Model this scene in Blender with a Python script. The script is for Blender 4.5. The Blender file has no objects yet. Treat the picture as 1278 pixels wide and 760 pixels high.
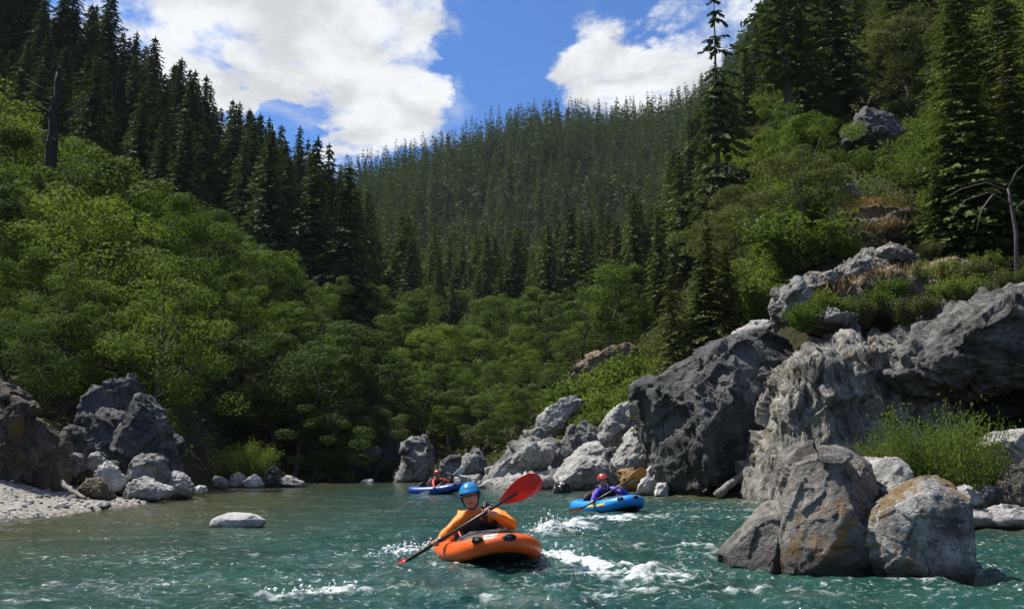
import bpy, bmesh, math, random
import numpy as np
from mathutils import Vector, Matrix
R = math.radians
SC = bpy.context.scene
COL = SC.collection

# ------------------------------------------------------------------ camera, sky, sun, exposure
F, TH, HC = 1063.0, R(10.65), 0.95            # focal length in photo pixels, pitch, eye height above the water
cam = bpy.data.cameras.new('camera')
cam.sensor_fit = 'HORIZONTAL'; cam.sensor_width = 36.0
cam.lens = 36.0 * F / 1278.0
cam.clip_start = 0.1; cam.clip_end = 5000
cam_o = bpy.data.objects.new('camera', cam); COL.objects.link(cam_o)
cam_o.location = (0, 0, HC); cam_o.rotation_euler = (R(90) + TH, 0, 0)
SC.camera = cam_o

def W(px, py, d):
    """the world point seen at photo pixel (px, py) at distance d up the river"""
    cx, cu = (px - 639.0) / F, (380.0 - py) / F
    t = d / (math.cos(TH) - math.sin(TH) * cu)
    return np.array([cx * t, d, HC + t * (math.sin(TH) + math.cos(TH) * cu)])

SUN = Vector((-0.54, 0.26, 1.0)).normalized()
sun_el = math.asin(SUN.z); sun_az = math.atan2(SUN.x, SUN.y)
sl = bpy.data.lights.new('sun', 'SUN'); sl.energy = 4.9; sl.angle = R(0.55); sl.color = (1.0, 0.95, 0.87)
so = bpy.data.objects.new('sun', sl); COL.objects.link(so)
so.rotation_euler = (-SUN).to_track_quat('-Z', 'Y').to_euler(); so.location = (-40, 10, 60)

SC.view_settings.view_transform = 'Standard'; SC.view_settings.look = 'None'
SC.view_settings.exposure = 0.72; SC.view_settings.gamma = 1.0

class NT:
    """small helper for node trees"""
    def __init__(s, tree):
        s.t = tree; s.n = tree.nodes; s.l = tree.links
    def node(s, typ, ins=None, **kw):
        n = s.n.new(typ)
        for k, v in kw.items(): setattr(n, k, v)
        for k, v in (ins or {}).items(): s.put(n.inputs[k], v)
        return n
    def put(s, sock, v):
        if isinstance(v, bpy.types.NodeSocket): s.l.new(v, sock)
        elif isinstance(v, bpy.types.Node): s.l.new(v.outputs[0], sock)
        else:
            if isinstance(v, (tuple, list)) and sock.type == 'RGBA' and len(v) == 3: v = tuple(v) + (1,)
            sock.default_value = v
    def math(s, op, a, b=0.0, clamp=False):
        n = s.node('ShaderNodeMath', operation=op, use_clamp=clamp); s.put(n.inputs[0], a); s.put(n.inputs[1], b); return n.outputs[0]
    def vmath(s, op, a, b=(0, 0, 0)):
        n = s.node('ShaderNodeVectorMath', operation=op); s.put(n.inputs[0], a); s.put(n.inputs[1], b); return n
    def mix(s, f, a, b, typ='MIX'):
        n = s.node('ShaderNodeMix', data_type='RGBA', blend_type=typ)
        s.put(n.inputs[0], f); s.put(n.inputs[6], a); s.put(n.inputs[7], b); return n.outputs[2]
    def step(s, v, lo, hi, a=0.0, b=1.0):
        n = s.node('ShaderNodeMapRange', interpolation_type='SMOOTHSTEP'); s.put(n.inputs[0], v)
        for i, q in enumerate((lo, hi, a, b)): s.put(n.inputs[1 + i], q)
        return n.outputs[0]
    def noise(s, vec, scale, detail=4, rough=0.55, dist=0.0):
        n = s.node('ShaderNodeTexNoise', {'Scale': scale, 'Detail': detail, 'Roughness': rough, 'Distortion': dist})
        if vec is not None: s.put(n.inputs['Vector'], vec)
        return n.outputs[0]

world = bpy.data.worlds.new('World'); SC.world = world; world.use_nodes = True
w = NT(world.node_tree); w.n.clear()
skyt = w.node('ShaderNodeTexSky', sky_type='NISHITA', sun_disc=False, sun_elevation=sun_el, sun_rotation=sun_az, altitude=300, air_density=1.0, dust_density=0.6, ozone_density=1.6)
SKY_STR = 0.058
sky_col = w.mix(1.0, skyt.outputs[0], (0.52, 1.0, 1.62), 'MULTIPLY')
gen = w.node('ShaderNodeTexCoord').outputs['Generated']
sep = w.node('ShaderNodeSeparateXYZ', {0: gen})
zz = w.math('ADD', w.math('MAXIMUM', sep.outputs[2], 0.0), 0.16)
flat = w.node('ShaderNodeCombineXYZ', {0: w.math('DIVIDE', sep.outputs[0], zz), 1: w.math('DIVIDE', sep.outputs[1], zz), 2: 3.3})
n1 = w.noise(flat, 4.2, 12, 0.60, 0.35)
n2 = w.noise(flat, 1.1, 3, 0.5)
mask = w.math('ADD', w.math('MULTIPLY', w.math('SUBTRACT', n1, 0.5), 4.2), w.math('MULTIPLY', w.math('SUBTRACT', n2, 0.5), 1.0))
wob = w.vmath('SUBTRACT', w.node('ShaderNodeTexNoise', {'Vector': flat, 'Scale': 3.2, 'Detail': 8, 'Roughness': .62}).outputs[1], (.5, .5, .5))
wos = w.vmath('SCALE', wob.outputs[0]); wos.inputs['Scale'].default_value = .22
genw = w.vmath('NORMALIZE', w.vmath('ADD', gen, wos.outputs[0]).outputs[0]).outputs[0]
def blob(px, py, rad, amt):
    v = W(px, py, 1.0) - np.array([0, 0, HC]); v /= np.linalg.norm(v)
    dt = w.vmath('DOT_PRODUCT', genw, tuple(v)).outputs['Value']
    f = w.step(dt, math.cos(math.atan(rad / F)), 1.0)
    return w.math('MULTIPLY', f, amt)
for b in [(430, 90, 150, .62), (350, 20, 110, .42), (505, 125, 85, .50), (530, 15, 70, .40), (215, 40, 130, .60), (270, 95, 60, .40), (460, 150, 70, .3),
          (760, 80, 80, .75), (835, 105, 75, .60), (900, 45, 75, .45), (800, 5, 60, -.35), (625, 50, 105, -.85), (345, 125, 45, -.75), (305, 55, 40, -.40), (700, 0, 70, -.35),
          (785, 20, 45, -.45), (600, 105, 60, -.5), (400, 185, 40, -.5), (640, 108, 30, .35), (560, 55, 40, -.2)]:
    mask = w.math('ADD', mask, blob(*b))
thin = w.math('MULTIPLY', w.step(w.noise(flat, 3.0, 10, .66, .9), .48, .74), .55)
cm = w.math('MAXIMUM', w.step(mask, -0.10, 0.74), w.math('MULTIPLY', thin, w.step(mask, -1.3, -.1)))
shade = w.step(w.noise(flat, 5.5, 8, 0.6, 0.3), 0.36, 0.60, 0.72, 1.0)
edge = w.step(mask, 0.35, 1.1, 1.0, 0.93)
cl = w.math('MULTIPLY', w.math('MULTIPLY', shade, edge), 0.63)
ccol = w.vmath('SCALE', (0.97, 0.985, 1.0)); w.put(ccol.inputs['Scale'], cl)
skb = w.vmath('SCALE', sky_col); ccs = w.vmath('SCALE', ccol.outputs[0]); ccs.inputs['Scale'].default_value = 1.0
skb.inputs['Scale'].default_value = SKY_STR
allc = w.mix(cm, skb.outputs[0], ccs.outputs[0])
# everything is brought to the strength of the Background node
up = w.vmath('SCALE', allc); up.inputs['Scale'].default_value = 1.0 / 0.1
bg = w.node('ShaderNodeBackground', {'Color': up.outputs[0], 'Strength': 0.1})
w.l.new(bg.outputs[0], w.node('ShaderNodeOutputWorld').inputs[0])

# ------------------------------------------------------------------ numpy helpers
def _perm(seed):
    r = np.random.RandomState(seed); p = r.permutation(256); g = r.normal(size=(256, 3)); g /= np.linalg.norm(g, axis=1)[:, None]
    return np.concatenate([p, p, p]), g
_pc = {}
def perlin(P, seed=0):
    if seed not in _pc: _pc[seed] = _perm(seed)
    p, g = _pc[seed]
    P = np.asarray(P, float); I = np.floor(P).astype(np.int64); f = P - I; I &= 255
    u = f * f * f * (f * (f * 6 - 15) + 10)
    out = 0
    for i in (0, 1):
        wx = u[:, 0] if i else 1 - u[:, 0]
        for j in (0, 1):
            wy = u[:, 1] if j else 1 - u[:, 1]
            for k in (0, 1):
                wz = u[:, 2] if k else 1 - u[:, 2]
                h = p[p[p[I[:, 0] + i] + I[:, 1] + j] + I[:, 2] + k]
                gg = g[h]
                out = out + wx * wy * wz * (gg[:, 0] * (f[:, 0] - i) + gg[:, 1] * (f[:, 1] - j) + gg[:, 2] * (f[:, 2] - k))
    return out * 1.5
def fbm(P, seed=0, octv=4, lac=2.03, gain=0.5):
    a, o = 1.0, 0; P = np.asarray(P, float)
    for i in range(octv):
        o = o + a * perlin(P, seed + i); P = P * lac + 7.3; a *= gain
    return o
def facets(P, seed):
    """piecewise planar noise: every Voronoi cell carries its own tilted plane, like fractured rock"""
    r = np.random.RandomState(seed); T = 4096
    fp = r.rand(T, 3); off = r.rand(T) - .5; tilt = r.normal(size=(T, 3)) * .55
    I = np.floor(P).astype(np.int64); best = np.full(len(P), 9e9); val = np.zeros(len(P))
    for i in (-1, 0, 1):
        for j in (-1, 0, 1):
            for k in (-1, 0, 1):
                C = I + (i, j, k)
                h = (C[:, 0] * 73856093 ^ C[:, 1] * 19349663 ^ C[:, 2] * 83492791) & (T - 1)
                c = C + fp[h]; dv = P - c; d2 = (dv * dv).sum(1)
                m = d2 < best
                best[m] = d2[m]; val[m] = (off[h] + (dv * tilt[h]).sum(1))[m]
    return val
def smooth(x, a, b):
    t = np.clip((x - a) / (b - a), 0, 1); return t * t * (3 - 2 * t)

def make_mesh(name, V, faces, mats=(), midx=None, smooth_shade=True):
    """faces: one (n,k) array or a list of such arrays"""
    if isinstance(faces, np.ndarray): faces = [faces]
    faces = [np.asarray(f, np.int32) for f in faces if len(f)]
    me = bpy.data.meshes.new(name)
    V = np.asarray(V, np.float32)
    me.vertices.add(len(V)); me.vertices.foreach_set('co', V.ravel())
    lv = np.concatenate([f.ravel() for f in faces]); cnt = np.concatenate([np.full(len(f), f.shape[1]) for f in faces])
    st = np.concatenate([[0], np.cumsum(cnt)[:-1]])
    me.loops.add(len(lv)); me.loops.foreach_set('vertex_index', lv)
    me.polygons.add(len(cnt)); me.polygons.foreach_set('loop_start', st.astype(np.int32))
    if midx is not None: me.polygons.foreach_set('material_index', np.asarray(midx, np.int32))
    me.polygons.foreach_set('use_smooth', np.full(len(cnt), smooth_shade))
    me.update(calc_edges=True); me.validate()
    for m in mats: me.materials.append(m)
    return me
def link(name, me, parent=None, loc=None):
    o = bpy.data.objects.new(name, me); COL.objects.link(o)
    if parent is not None: o.parent = parent
    if loc is not None: o.location = loc
    return o
def tag(o, label=None, cat=None, group=None, kind=None):
    if label: o['label'] = label
    if cat: o['category'] = cat
    if group: o['group'] = group
    if kind: o['kind'] = kind
    return o
class MB:
    """collects pieces into one mesh"""
    def __init__(s): s.v = []; s.f = []; s.m = []; s.n = 0
    def add(s, V, Fa, mi=0):
        V = np.asarray(V, float)
        for f in (Fa if isinstance(Fa, list) else [Fa]):
            f = np.asarray(f)
            if len(f): s.f.append(f + s.n); s.m.append(np.full(len(f), mi))
        s.v.append(V); s.n += len(V)
    def mesh(s, name, mats, sm=True):
        return make_mesh(name, np.concatenate(s.v), s.f, mats, np.concatenate(s.m), sm)
def tube(path, rad, n=8, cap=True, closed=False):
    P = np.asarray(path, float); m = len(P); rad = np.broadcast_to(np.asarray(rad, float), (m,))
    T = (np.roll(P, -1, 0) - np.roll(P, 1, 0)) if closed else np.gradient(P, axis=0)
    T /= np.linalg.norm(T, axis=1)[:, None] + 1e-12
    ref = np.array([0, 0, 1.0]) if abs(T[0, 2]) < .9 else np.array([1.0, 0, 0])
    a = np.arange(n) / n * 2 * np.pi; V = []
    X = np.cross(T[0], ref); X /= np.linalg.norm(X)
    for i in range(m):
        X = X - T[i] * X.dot(T[i]); X /= np.linalg.norm(X) + 1e-12; Y = np.cross(T[i], X)
        V.append(P[i] + rad[i] * (np.cos(a)[:, None] * X + np.sin(a)[:, None] * Y))
    V = np.concatenate(V); q = []
    for i in range(m if closed else m - 1):
        b, c = i * n, ((i + 1) % m) * n
        for k in range(n): q.append((b + k, b + (k + 1) % n, c + (k + 1) % n, c + k))
    fs = [np.array(q)]
    if cap and not closed: fs.append(np.array([list(range(n))[::-1], [(m - 1) * n + k for k in range(n)]]))
    return V, fs
def ball(c, r, nu=16, nv=10):
    r = np.broadcast_to(np.asarray(r, float), (3,)); V = []; q = []
    for j in range(nv + 1):
        t = math.pi * (j + .001) / (nv + .002)
        for i in range(nu):
            p = 2 * math.pi * i / nu; V.append((math.sin(t) * math.cos(p), math.sin(t) * math.sin(p), math.cos(t)))
    for j in range(nv):
        for i in range(nu): q.append((j * nu + i, (j + 1) * nu + i, (j + 1) * nu + (i + 1) % nu, j * nu + (i + 1) % nu))
    return np.array(V) * r + np.asarray(c), np.array(q)

# ------------------------------------------------------------------ materials
def mat(name):
    m = bpy.data.materials.new(name); m.use_nodes = True; t = NT(m.node_tree); t.n.clear()
    out = t.node('ShaderNodeOutputMaterial'); return m, t, out
def plain(name, col, rough=0.5, var=0.15, scale=14.0, spec=0.5, bump=0.0):
    m, t, out = mat(name)
    pos = t.node('ShaderNodeTexCoord').outputs['Object']
    n = t.noise(pos, scale, 4)
    c = t.mix(t.step(n, .3, .7), tuple(q * (1 - var) for q in col), tuple(min(1, q * (1 + var)) for q in col))
    p = t.node('ShaderNodeBsdfPrincipled', {'Base Color': c, 'Roughness': rough, 'Specular IOR Level': spec})
    if bump:
        b = t.node('ShaderNodeBump', {'Height': t.noise(pos, scale * 3, 5), 'Strength': bump, 'Distance': .01}); t.put(p.inputs['Normal'], b.outputs[0])
    t.l.new(p.outputs[0], out.inputs[0]); return m
def rock_mat(name, dark, light, moss=(.16, .085, .02), moss_amt=0.0, scale=1.0, wet=0.12, stain=.5, strata=(1, 1, 1), lichen=.4, crack=.35):
    m, t, out = mat(name)
    geo = t.node('ShaderNodeNewGeometry'); pos = geo.outputs['Position']
    sp = t.node('ShaderNodeMapping', {'Vector': pos, 'Scale': tuple(q * scale for q in strata), 'Rotation': (.3, .5, .2)}).outputs[0]
    a = t.noise(sp, 1.1, 8, .62, .4); b = t.noise(sp, 5.5, 8, .68, .2); c = t.noise(sp, 26, 4, .7)
    v = t.math('ADD', t.math('MULTIPLY', a, .55), t.math('ADD', t.math('MULTIPLY', b, .40), t.math('MULTIPLY', c, .16)))
    col = t.mix(t.step(v, .44, .68), dark, light)
    # pale lichen specks and dark streaks
    li = t.step(t.noise(sp, 9, 6, .7), .58, .66)
    col = t.mix(t.math('MULTIPLY', li, lichen), col, tuple(min(.6, q * 1.35) for q in light))
    st = t.step(t.noise(t.node('ShaderNodeMapping', {'Vector': pos, 'Scale': (2.2 * scale, 2.2 * scale, .5 * scale)}).outputs[0], 1.6, 6, .6), .50, .66)
    col = t.mix(t.math('MULTIPLY', st, stain), col, tuple(q * .45 for q in dark))
    wv = t.vmath('ADD', sp, t.vmath('SCALE', t.node('ShaderNodeTexNoise', {'Vector': sp, 'Scale': 2.0, 'Detail': 4}).outputs[1]).outputs[0])
    vo = t.node('ShaderNodeTexVoronoi', {'Vector': wv.outputs[0], 'Scale': 1.15}, feature='DISTANCE_TO_EDGE')
    cr = t.step(vo.outputs[0], .0, .035, 1.0, 0.0)
    cr = t.math('MULTIPLY', cr, t.math('MULTIPLY', t.step(a, .4, .6), crack))
    col = t.mix(t.math('MULTIPLY', cr, .75), col, tuple(q * .25 for q in dark))
    up = t.node('ShaderNodeSeparateXYZ', {0: geo.outputs['Normal']}).outputs[2]
    if moss_amt:
        mn = t.math('ADD', t.noise(pos, 2.1, 7, .65, .4), t.math('MULTIPLY', t.noise(pos, 14, 5, .7), .25))
        mf = t.step(mn, .86 - moss_amt * .42, .95 - moss_amt * .42)
        mc = t.mix(t.noise(pos, 17, 5, .7), tuple(q * .35 for q in moss), tuple(q * 1.5 for q in moss))
        col = t.mix(t.math('MULTIPLY', mf, .9), col, mc)
    pz = t.node('ShaderNodeSeparateXYZ', {0: pos}).outputs[2]
    wl = t.math('ADD', pz, t.math('MULTIPLY', t.math('SUBTRACT', t.noise(pos, 3.5, 4), .5), .22))
    wf = t.step(wl, wet * .5, wet * 1.6 + .02, 1.0, 0.0)
    col = t.mix(t.math('MULTIPLY', wf, .85), col, tuple(q * .35 for q in dark))
    p = t.node('ShaderNodeBsdfPrincipled', {'Base Color': col, 'Roughness': t.math('SUBTRACT', .85, t.math('MULTIPLY', wf, .55)), 'Specular IOR Level': .35})
    hgt = t.math('ADD', t.math('MULTIPLY', b, 1.0), t.math('SUBTRACT', t.math('MULTIPLY', c, .35), t.math('MULTIPLY', cr, .8)))
    bp = t.node('ShaderNodeBump', {'Height': hgt, 'Strength': .9, 'Distance': .10 / scale}); t.put(p.inputs['Normal'], bp.outputs[0])
    t.l.new(p.outputs[0], out.inputs[0]); return m
def leaf_mat(name, c1, c2, trans=.35, rnd=.5, spec=.07, place=0.0):
    m, t, out = mat(name)
    isl = t.node('ShaderNodeNewGeometry').outputs['Random Per Island']
    ob = t.node('ShaderNodeObjectInfo').outputs['Random']
    f = t.math('ADD', t.math('MULTIPLY', isl, 1 - rnd), t.math('MULTIPLY', ob, rnd))
    if place: f = t.math('ADD', t.math('MULTIPLY', f, 1 - place), t.math('MULTIPLY', t.step(t.noise(t.node('ShaderNodeNewGeometry').outputs['Position'], .16, 3), .36, .64), place))
    col = t.mix(f, c1, c2)
    p = t.node('ShaderNodeBsdfPrincipled', {'Base Color': col, 'Roughness': .75, 'Specular IOR Level': spec})
    tr = t.node('ShaderNodeBsdfTranslucent', {'Color': t.mix(1.0, col, (1.15, 1.25, .55), 'MULTIPLY')})
    mx = t.node('ShaderNodeMixShader', {0: trans, 1: p.outputs[0], 2: tr.outputs[0]})
    t.l.new(mx.outputs[0], out.inputs[0]); return m

M_bark = plain('bark', (.075, .06, .048), .9, .5, 9, .2, .6)
M_bark_pale = plain('pale_bark', (.125, .11, .095), .9, .4, 9, .2, .5)
M_dead = plain('weathered_wood', (.17, .155, .135), .85, .35, 10, .2, .5)
M_char = plain('dark_snag_wood', (.035, .03, .027), .9, .5, 8, .2, .6)
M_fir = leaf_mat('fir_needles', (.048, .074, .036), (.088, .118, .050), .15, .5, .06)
M_fir_far = leaf_mat('far_fir_needles', (.036, .062, .028), (.092, .120, .044), .15, .0, .04, .6)
M_fir_green = leaf_mat('green_fir_needles', (.055, .090, .026), (.105, .145, .040), .22, .5, .08)
M_leaf = leaf_mat('bright_leaves', (.062, .108, .022), (.165, .205, .048), .38, .7, .07)
M_leaf_mid = leaf_mat('mid_leaves', (.054, .094, .021), (.115, .155, .038), .32, .5)
M_leaf_dark = leaf_mat('dark_leaves', (.042, .072, .020), (.082, .115, .034), .28, .5)  # darker leaf copy: shadow and gaps between crowns are put into its colour
M_leaf_olive = leaf_mat('olive_leaves', (.075, .092, .032), (.125, .138, .055), .28, .5)
M_willow = leaf_mat('willow_leaves', (.095, .14, .03), (.17, .215, .055), .4, .3)
M_under = leaf_mat('undergrowth_leaves', (.045, .06, .02), (.10, .115, .04), .25, .0)
M_dry = leaf_mat('dry_grass', (.24, .16, .07), (.34, .24, .12), .2, .2)

# ------------------------------------------------------------------ river outline and terrain
LEFT = [(-14, -80), (-11.5, 0), (-9.6, 10), (-8.75, 14.4), (-8.5, 16.8), (-8.9, 21), (-10.6, 28), (-11.8, 36), (-10.6, 39), (-12, 44), (-13.5, 49)]
RIGHT = [(-7, 52.5), (-3.4, 49), (-1.8, 41), (1.2, 33), (3.6, 28.5), (4.4, 25.5), (6.2, 23), (6.9, 17.5), (7.5, 14.4), (8.2, 11), (9.4, 5), (10.5, -5), (14, -80)]
RIV = np.array(LEFT + RIGHT, float)
def river_dist(x, y):
    """signed distance to the water's edge, positive on land"""
    x = np.asarray(x, float); y = np.asarray(y, float)
    d2 = np.full(x.shape, 1e18); inside = np.zeros(x.shape, bool)
    n = len(RIV)
    for i in range(n):
        a, b = RIV[i], RIV[(i + 1) % n]; e = b - a
        t = np.clip(((x - a[0]) * e[0] + (y - a[1]) * e[1]) / (e @ e), 0, 1)
        d2 = np.minimum(d2, (x - a[0] - t * e[0]) ** 2 + (y - a[1] - t * e[1]) ** 2)
        cr = (a[1] > y) != (b[1] > y)
        with np.errstate(divide='ignore', invalid='ignore'):
            xi = a[0] + (y - a[1]) / (b[1] - a[1] + 1e-12) * e[0]
        inside ^= cr & (x < xi)
    d = np.sqrt(d2); return np.where(inside, -d, d)
GP = [  # ground points: photo pixel and distance
    # right bank, near to far
    (1278, 600, 13.5), (1160, 606, 15.5), (1500, 520, 14), (1278, 500, 24), (1180, 500, 24), (1000, 480, 26), (1000, 352, 29), (1130, 335, 30), (1278, 350, 29), (1450, 330, 28),
    (890, 445, 35), (800, 530, 37), (700, 560, 45), (600, 588, 45), (640, 575, 50), (900, 372, 46), (975, 250, 50), (1100, 195, 48), (1278, 175, 48), (1450, 60, 48), (1200, 105, 62), (1278, 30, 66),
    (1450, -200, 70), (830, 442, 60), (760, 465, 60), (700, 510, 57), (890, 305, 90), (880, 265, 140), (1000, 130, 100), (1000, 70, 140), (1278, -220, 140), (1500, -350, 140), (820, 398, 100), (760, 425, 110), (870, 225, 250),
    (1000, 0, 300), (1278, -150, 300), (1500, -200, 350),
    # the far hill
    (480, 405, 170), (560, 410, 190), (640, 405, 195), (720, 405, 180), (800, 385, 180), (470, 318, 300), (560, 308, 330), (640, 298, 340), (720, 288, 340), (810, 265, 340),
    (440, 248, 430), (520, 224, 480), (600, 198, 520), (640, 188, 540), (720, 178, 560), (780, 177, 565), (850, 176, 570), (950, 162, 560), (380, 255, 420), (300, 290, 420),
    # left hill
    (0, 70, 140), (140, 160, 135), (200, 210, 135), (270, 262, 135), (330, 295, 138), (370, 320, 140), (430, 350, 150), (-200, -40, 140), (-500, -150, 140),
    (0, 240, 90), (100, 262, 90), (200, 305, 92), (300, 355, 95), (400, 405, 100), (-200, 160, 90), (-500, 100, 90), (0, 240, 250), (150, 290, 250), (300, 330, 250),
    (50, 315, 65), (150, 360, 65), (250, 395, 70), (340, 430, 75), (-200, 280, 65), (-500, 260, 65),
    (0, 470, 36), (100, 475, 40), (200, 480, 42), (300, 515, 50), (-200, 430, 36), (-500, 400, 36), (20, 575, 23), (100, 572, 28), (230, 580, 33), (300, 578, 42), (-250, 560, 22), (-600, 560, 18), (360, 580, 46),
    (0, 628, 15.5), (-400, 640, 12), (440, 560, 57), (520, 560, 58), (600, 555, 62), (460, 490, 78), (560, 480, 80), (650, 485, 78), (560, 430, 120), (470, 430, 120), (660, 430, 120)]
CP = np.array([W(*g) for g in GP])
extra = [(-25, 5, 4), (-60, 5, 30), (25, 5, 6), (60, 5, 35), (-30, -30, 6), (30, -30, 6), (0, 760, 90), (-250, 760, 60), (250, 760, 160), (-200, 250, 110), (-350, 350, 130), (-120, 20, 70), (120, 20, 80), (-400, 800, 60), (500, 800, 120), (0, 1100, 50), (300, 300, 190), (200, 120, 110)]
CP = np.concatenate([CP, np.array(extra, float)])
def uv_of(x, y):
    r = np.sqrt(x * x + y * y) + 1e-6
    return np.stack([np.arctan2(x, y) * 6.0, 1.6 * np.log(r)], -1)
U = uv_of(CP[:, 0], CP[:, 1]); RR = np.hypot(CP[:, 0], CP[:, 1]); TG = CP[:, 2] / RR
def _k(a, b):
    d2 = ((a[:, None] - b[None]) ** 2).sum(-1) + 1e-12; return 0.5 * d2 * np.log(d2)
n_ = len(U); A = np.zeros((n_ + 3, n_ + 3)); A[:n_, :n_] = _k(U, U) + np.eye(n_) * .02; Pm = np.concatenate([np.ones((n_, 1)), U], 1); A[:n_, n_:] = Pm; A[n_:, :n_] = Pm.T
COEF = np.linalg.solve(A, np.concatenate([TG, np.zeros(3)]))
def ground(x, y, rough=True):
    x = np.atleast_1d(np.asarray(x, float)); y = np.atleast_1d(np.asarray(y, float)); out = np.zeros(len(x))
    for s in range(0, len(x), 20000):
        q = uv_of(x[s:s + 20000], y[s:s + 20000])
        out[s:s + 20000] = _k(q, U) @ COEF[:n_] + COEF[n_] + q @ COEF[n_ + 1:]
    r = np.hypot(x, y); z = out * r
    z = np.maximum(z, .12)
    d = river_dist(x, y)
    if rough:
        P = np.stack([x, y, 0 * x], 1)
        z = z + np.clip(d * .12, 0, 1) * (fbm(P * .23, 5, 3) * .35 + fbm(P * .04, 9, 3) * np.clip(r / 120, 0, 2.0))
    bank = smooth(d, 0.0, 5.0)
    return np.where(d > 0, .02 + (z - .02) * (.10 * np.clip(d, 0, 1) + .90 * bank), np.maximum(-1.2, d * .35) + .02)

na, nr = 300, 260
aa = np.linspace(R(-115), R(115), na); rr = np.exp(np.linspace(math.log(2.5), math.log(1150), nr))
AX, RX = np.meshgrid(aa, rr); tx, ty = (np.sin(AX) * RX).ravel(), (np.cos(AX) * RX).ravel()
tz = ground(tx, ty)
ii = np.arange(nr * na).reshape(nr, na)
tq = np.stack([ii[:-1, :-1], ii[:-1, 1:], ii[1:, 1:], ii[1:, :-1]], -1).reshape(-1, 4)
m, t, out = mat('forest_floor')
pos = t.node('ShaderNodeNewGeometry').outputs['Position']
f1 = t.noise(pos, .35, 8, .65); f2 = t.noise(pos, 2.2, 6, .65)
c = t.mix(t.step(f1, .4, .6), (.035, .032, .016), (.030, .040, .016)); c = t.mix(t.step(f2, .60, .78), c, (.085, .07, .042))
p = t.node('ShaderNodeBsdfPrincipled', {'Base Color': c, 'Roughness': .95, 'Specular IOR Level': .1})
t.put(p.inputs['Normal'], t.node('ShaderNodeBump', {'Height': f2, 'Strength': .8, 'Distance': .3}).outputs[0]); t.l.new(p.outputs[0], out.inputs[0])
M_ground = m
tag(link('terrain', make_mesh('terrain', np.stack([tx, ty, tz], 1), tq, [M_ground])), 'steep forested canyon slopes and banks on both sides of the river', kind='structure')

# ------------------------------------------------------------------ the river surface
ys = [2.2]
while ys[-1] < 60: ys.append(ys[-1] + max(.034, .0058 * ys[-1]))
ys = np.array(ys); ss = np.linspace(-.86, .86, 520)
YY, SS = np.meshgrid(ys, ss, indexing='ij'); wx = (YY * SS).ravel(); wy = YY.ravel()
def wpt(px, py):
    """point on the water seen at a photo pixel"""
    v = W(px, py, 1.0); k = HC / (HC - v[2]); return v[0] * k, k
P = np.stack([wx, wy, 0 * wx], 1)
rapid = .30 + .70 * smooth(wx * .55 - (wy - 10) * .13, -3.0, 1.5)
rapid *= .45 + .55 * smooth(wy, 34, 12)
sw = P + np.stack([fbm(P * .5, 41, 2), fbm(P * .5, 44, 2), 0 * wx], 1) * .5
w1 = fbm(sw * (.42, .75, 1), 21, 3); w2 = 1 - 2 * np.abs(perlin(sw * (.95, 1.5, 1), 24)); w3 = fbm(sw * (2.2, 3.2, 1), 27, 3); w4 = perlin(sw * (7.5, 9.5, 1), 31)
w5 = 1 - 2 * np.abs(perlin(sw * (2.6, 3.8, 1) + 3.3, 34))
wz = rapid * (.060 * w1 + .050 * w2 + .036 * w3 + .026 * w5) + (.005 + .009 * rapid) * w4 + .008 * w3
foam = np.zeros(len(wx))
def splash(px, py, rx, ry, amt, h=0.0, rot=0.0):
    global wz, foam
    x0, y0 = wpt(px, py); dx, dy = wx - x0, wy - y0
    c, s = math.cos(rot), math.sin(rot); dx, dy = c * dx + s * dy, -s * dx + c * dy
    g = np.exp(-(dx / rx) ** 2 - (dy / ry) ** 2); foam = foam + amt * g; wz = wz + h * g
for sp_ in [(690, 672, .22, .45, 1.5, .13), (715, 662, .34, .6, 1.25, .08), (752, 652, .8, .6, .75, .03), (698, 706, .30, .36, 1.4, .08), (740, 714, .48, .32, 1.15, .04), (800, 722, .5, .3, .7, .02),
            (590, 703, .28, .22, .75, .05), (540, 695, .18, .22, .7, .04), (500, 700, .22, .20, .75, .05), (560, 715, .35, .25, .4, .02), (360, 754, .34, .13, 1.0, .05), (415, 749, .25, .12, 1.0, .04),
            (770, 748, .20, .15, .75, .03), (700, 740, .5, .3, .35, 0), (860, 690, .9, .35, .45, .02), (830, 650, 1.6, .6, .42, .02), (880, 640, 2.0, .6, .5, 0), (930, 630, 1.6, .7, .5, 0),
            (985, 710, .55, .22, .6, .02), (920, 700, .4, .3, .55, .03), (1085, 724, .5, .18, .65, .02), (1180, 738, .35, .14, .6, 0), (640, 755, .5, .15, .3, 0), (560, 740, .5, .3, .3, 0),
            (290, 690, 1.4, .7, .22, 0), (150, 700, 1.2, .6, .22, 0), (60, 735, .7, .25, .35, 0), (820, 725, .7, .3, .35, 0), (900, 745, .6, .2, .35, 0), (1010, 745, .5, .2, .35, 0)]:
    splash(*sp_)
hump = smooth(wz, .02, .10)
foam = foam + .20 * rapid * hump + .10 * rapid + .10 * smooth(wy, 16, 6)
foam = foam * (.52 + .75 * fbm(sw * (3.4, 6.5, 1), 51, 4) + .75 * perlin(sw * (9, 14, 1), 55) + .4 * perlin(sw * (19, 26, 1), 56))
wz = wz + np.clip(foam, 0, 1.2) * .035 * (fbm(sw * (6, 8, 1), 61, 3) + .5)
dl = river_dist(wx, wy)
leftness = smooth(wx, 0, -3)
shal = smooth(-dl, 8.0, .6) * leftness + .8 * smooth(-dl, 2.2, .2) * (1 - leftness)
shal = np.clip(shal + .35 * fbm(P * (.5, .9, 1), 71, 3) * smooth(-dl, 8, 2), 0, 1)
wi = np.arange(len(wx)).reshape(len(ys), len(ss)); wq = np.stack([wi[:-1, :-1], wi[:-1, 1:], wi[1:, 1:], wi[1:, :-1]], -1).reshape(-1, 4)
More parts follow.
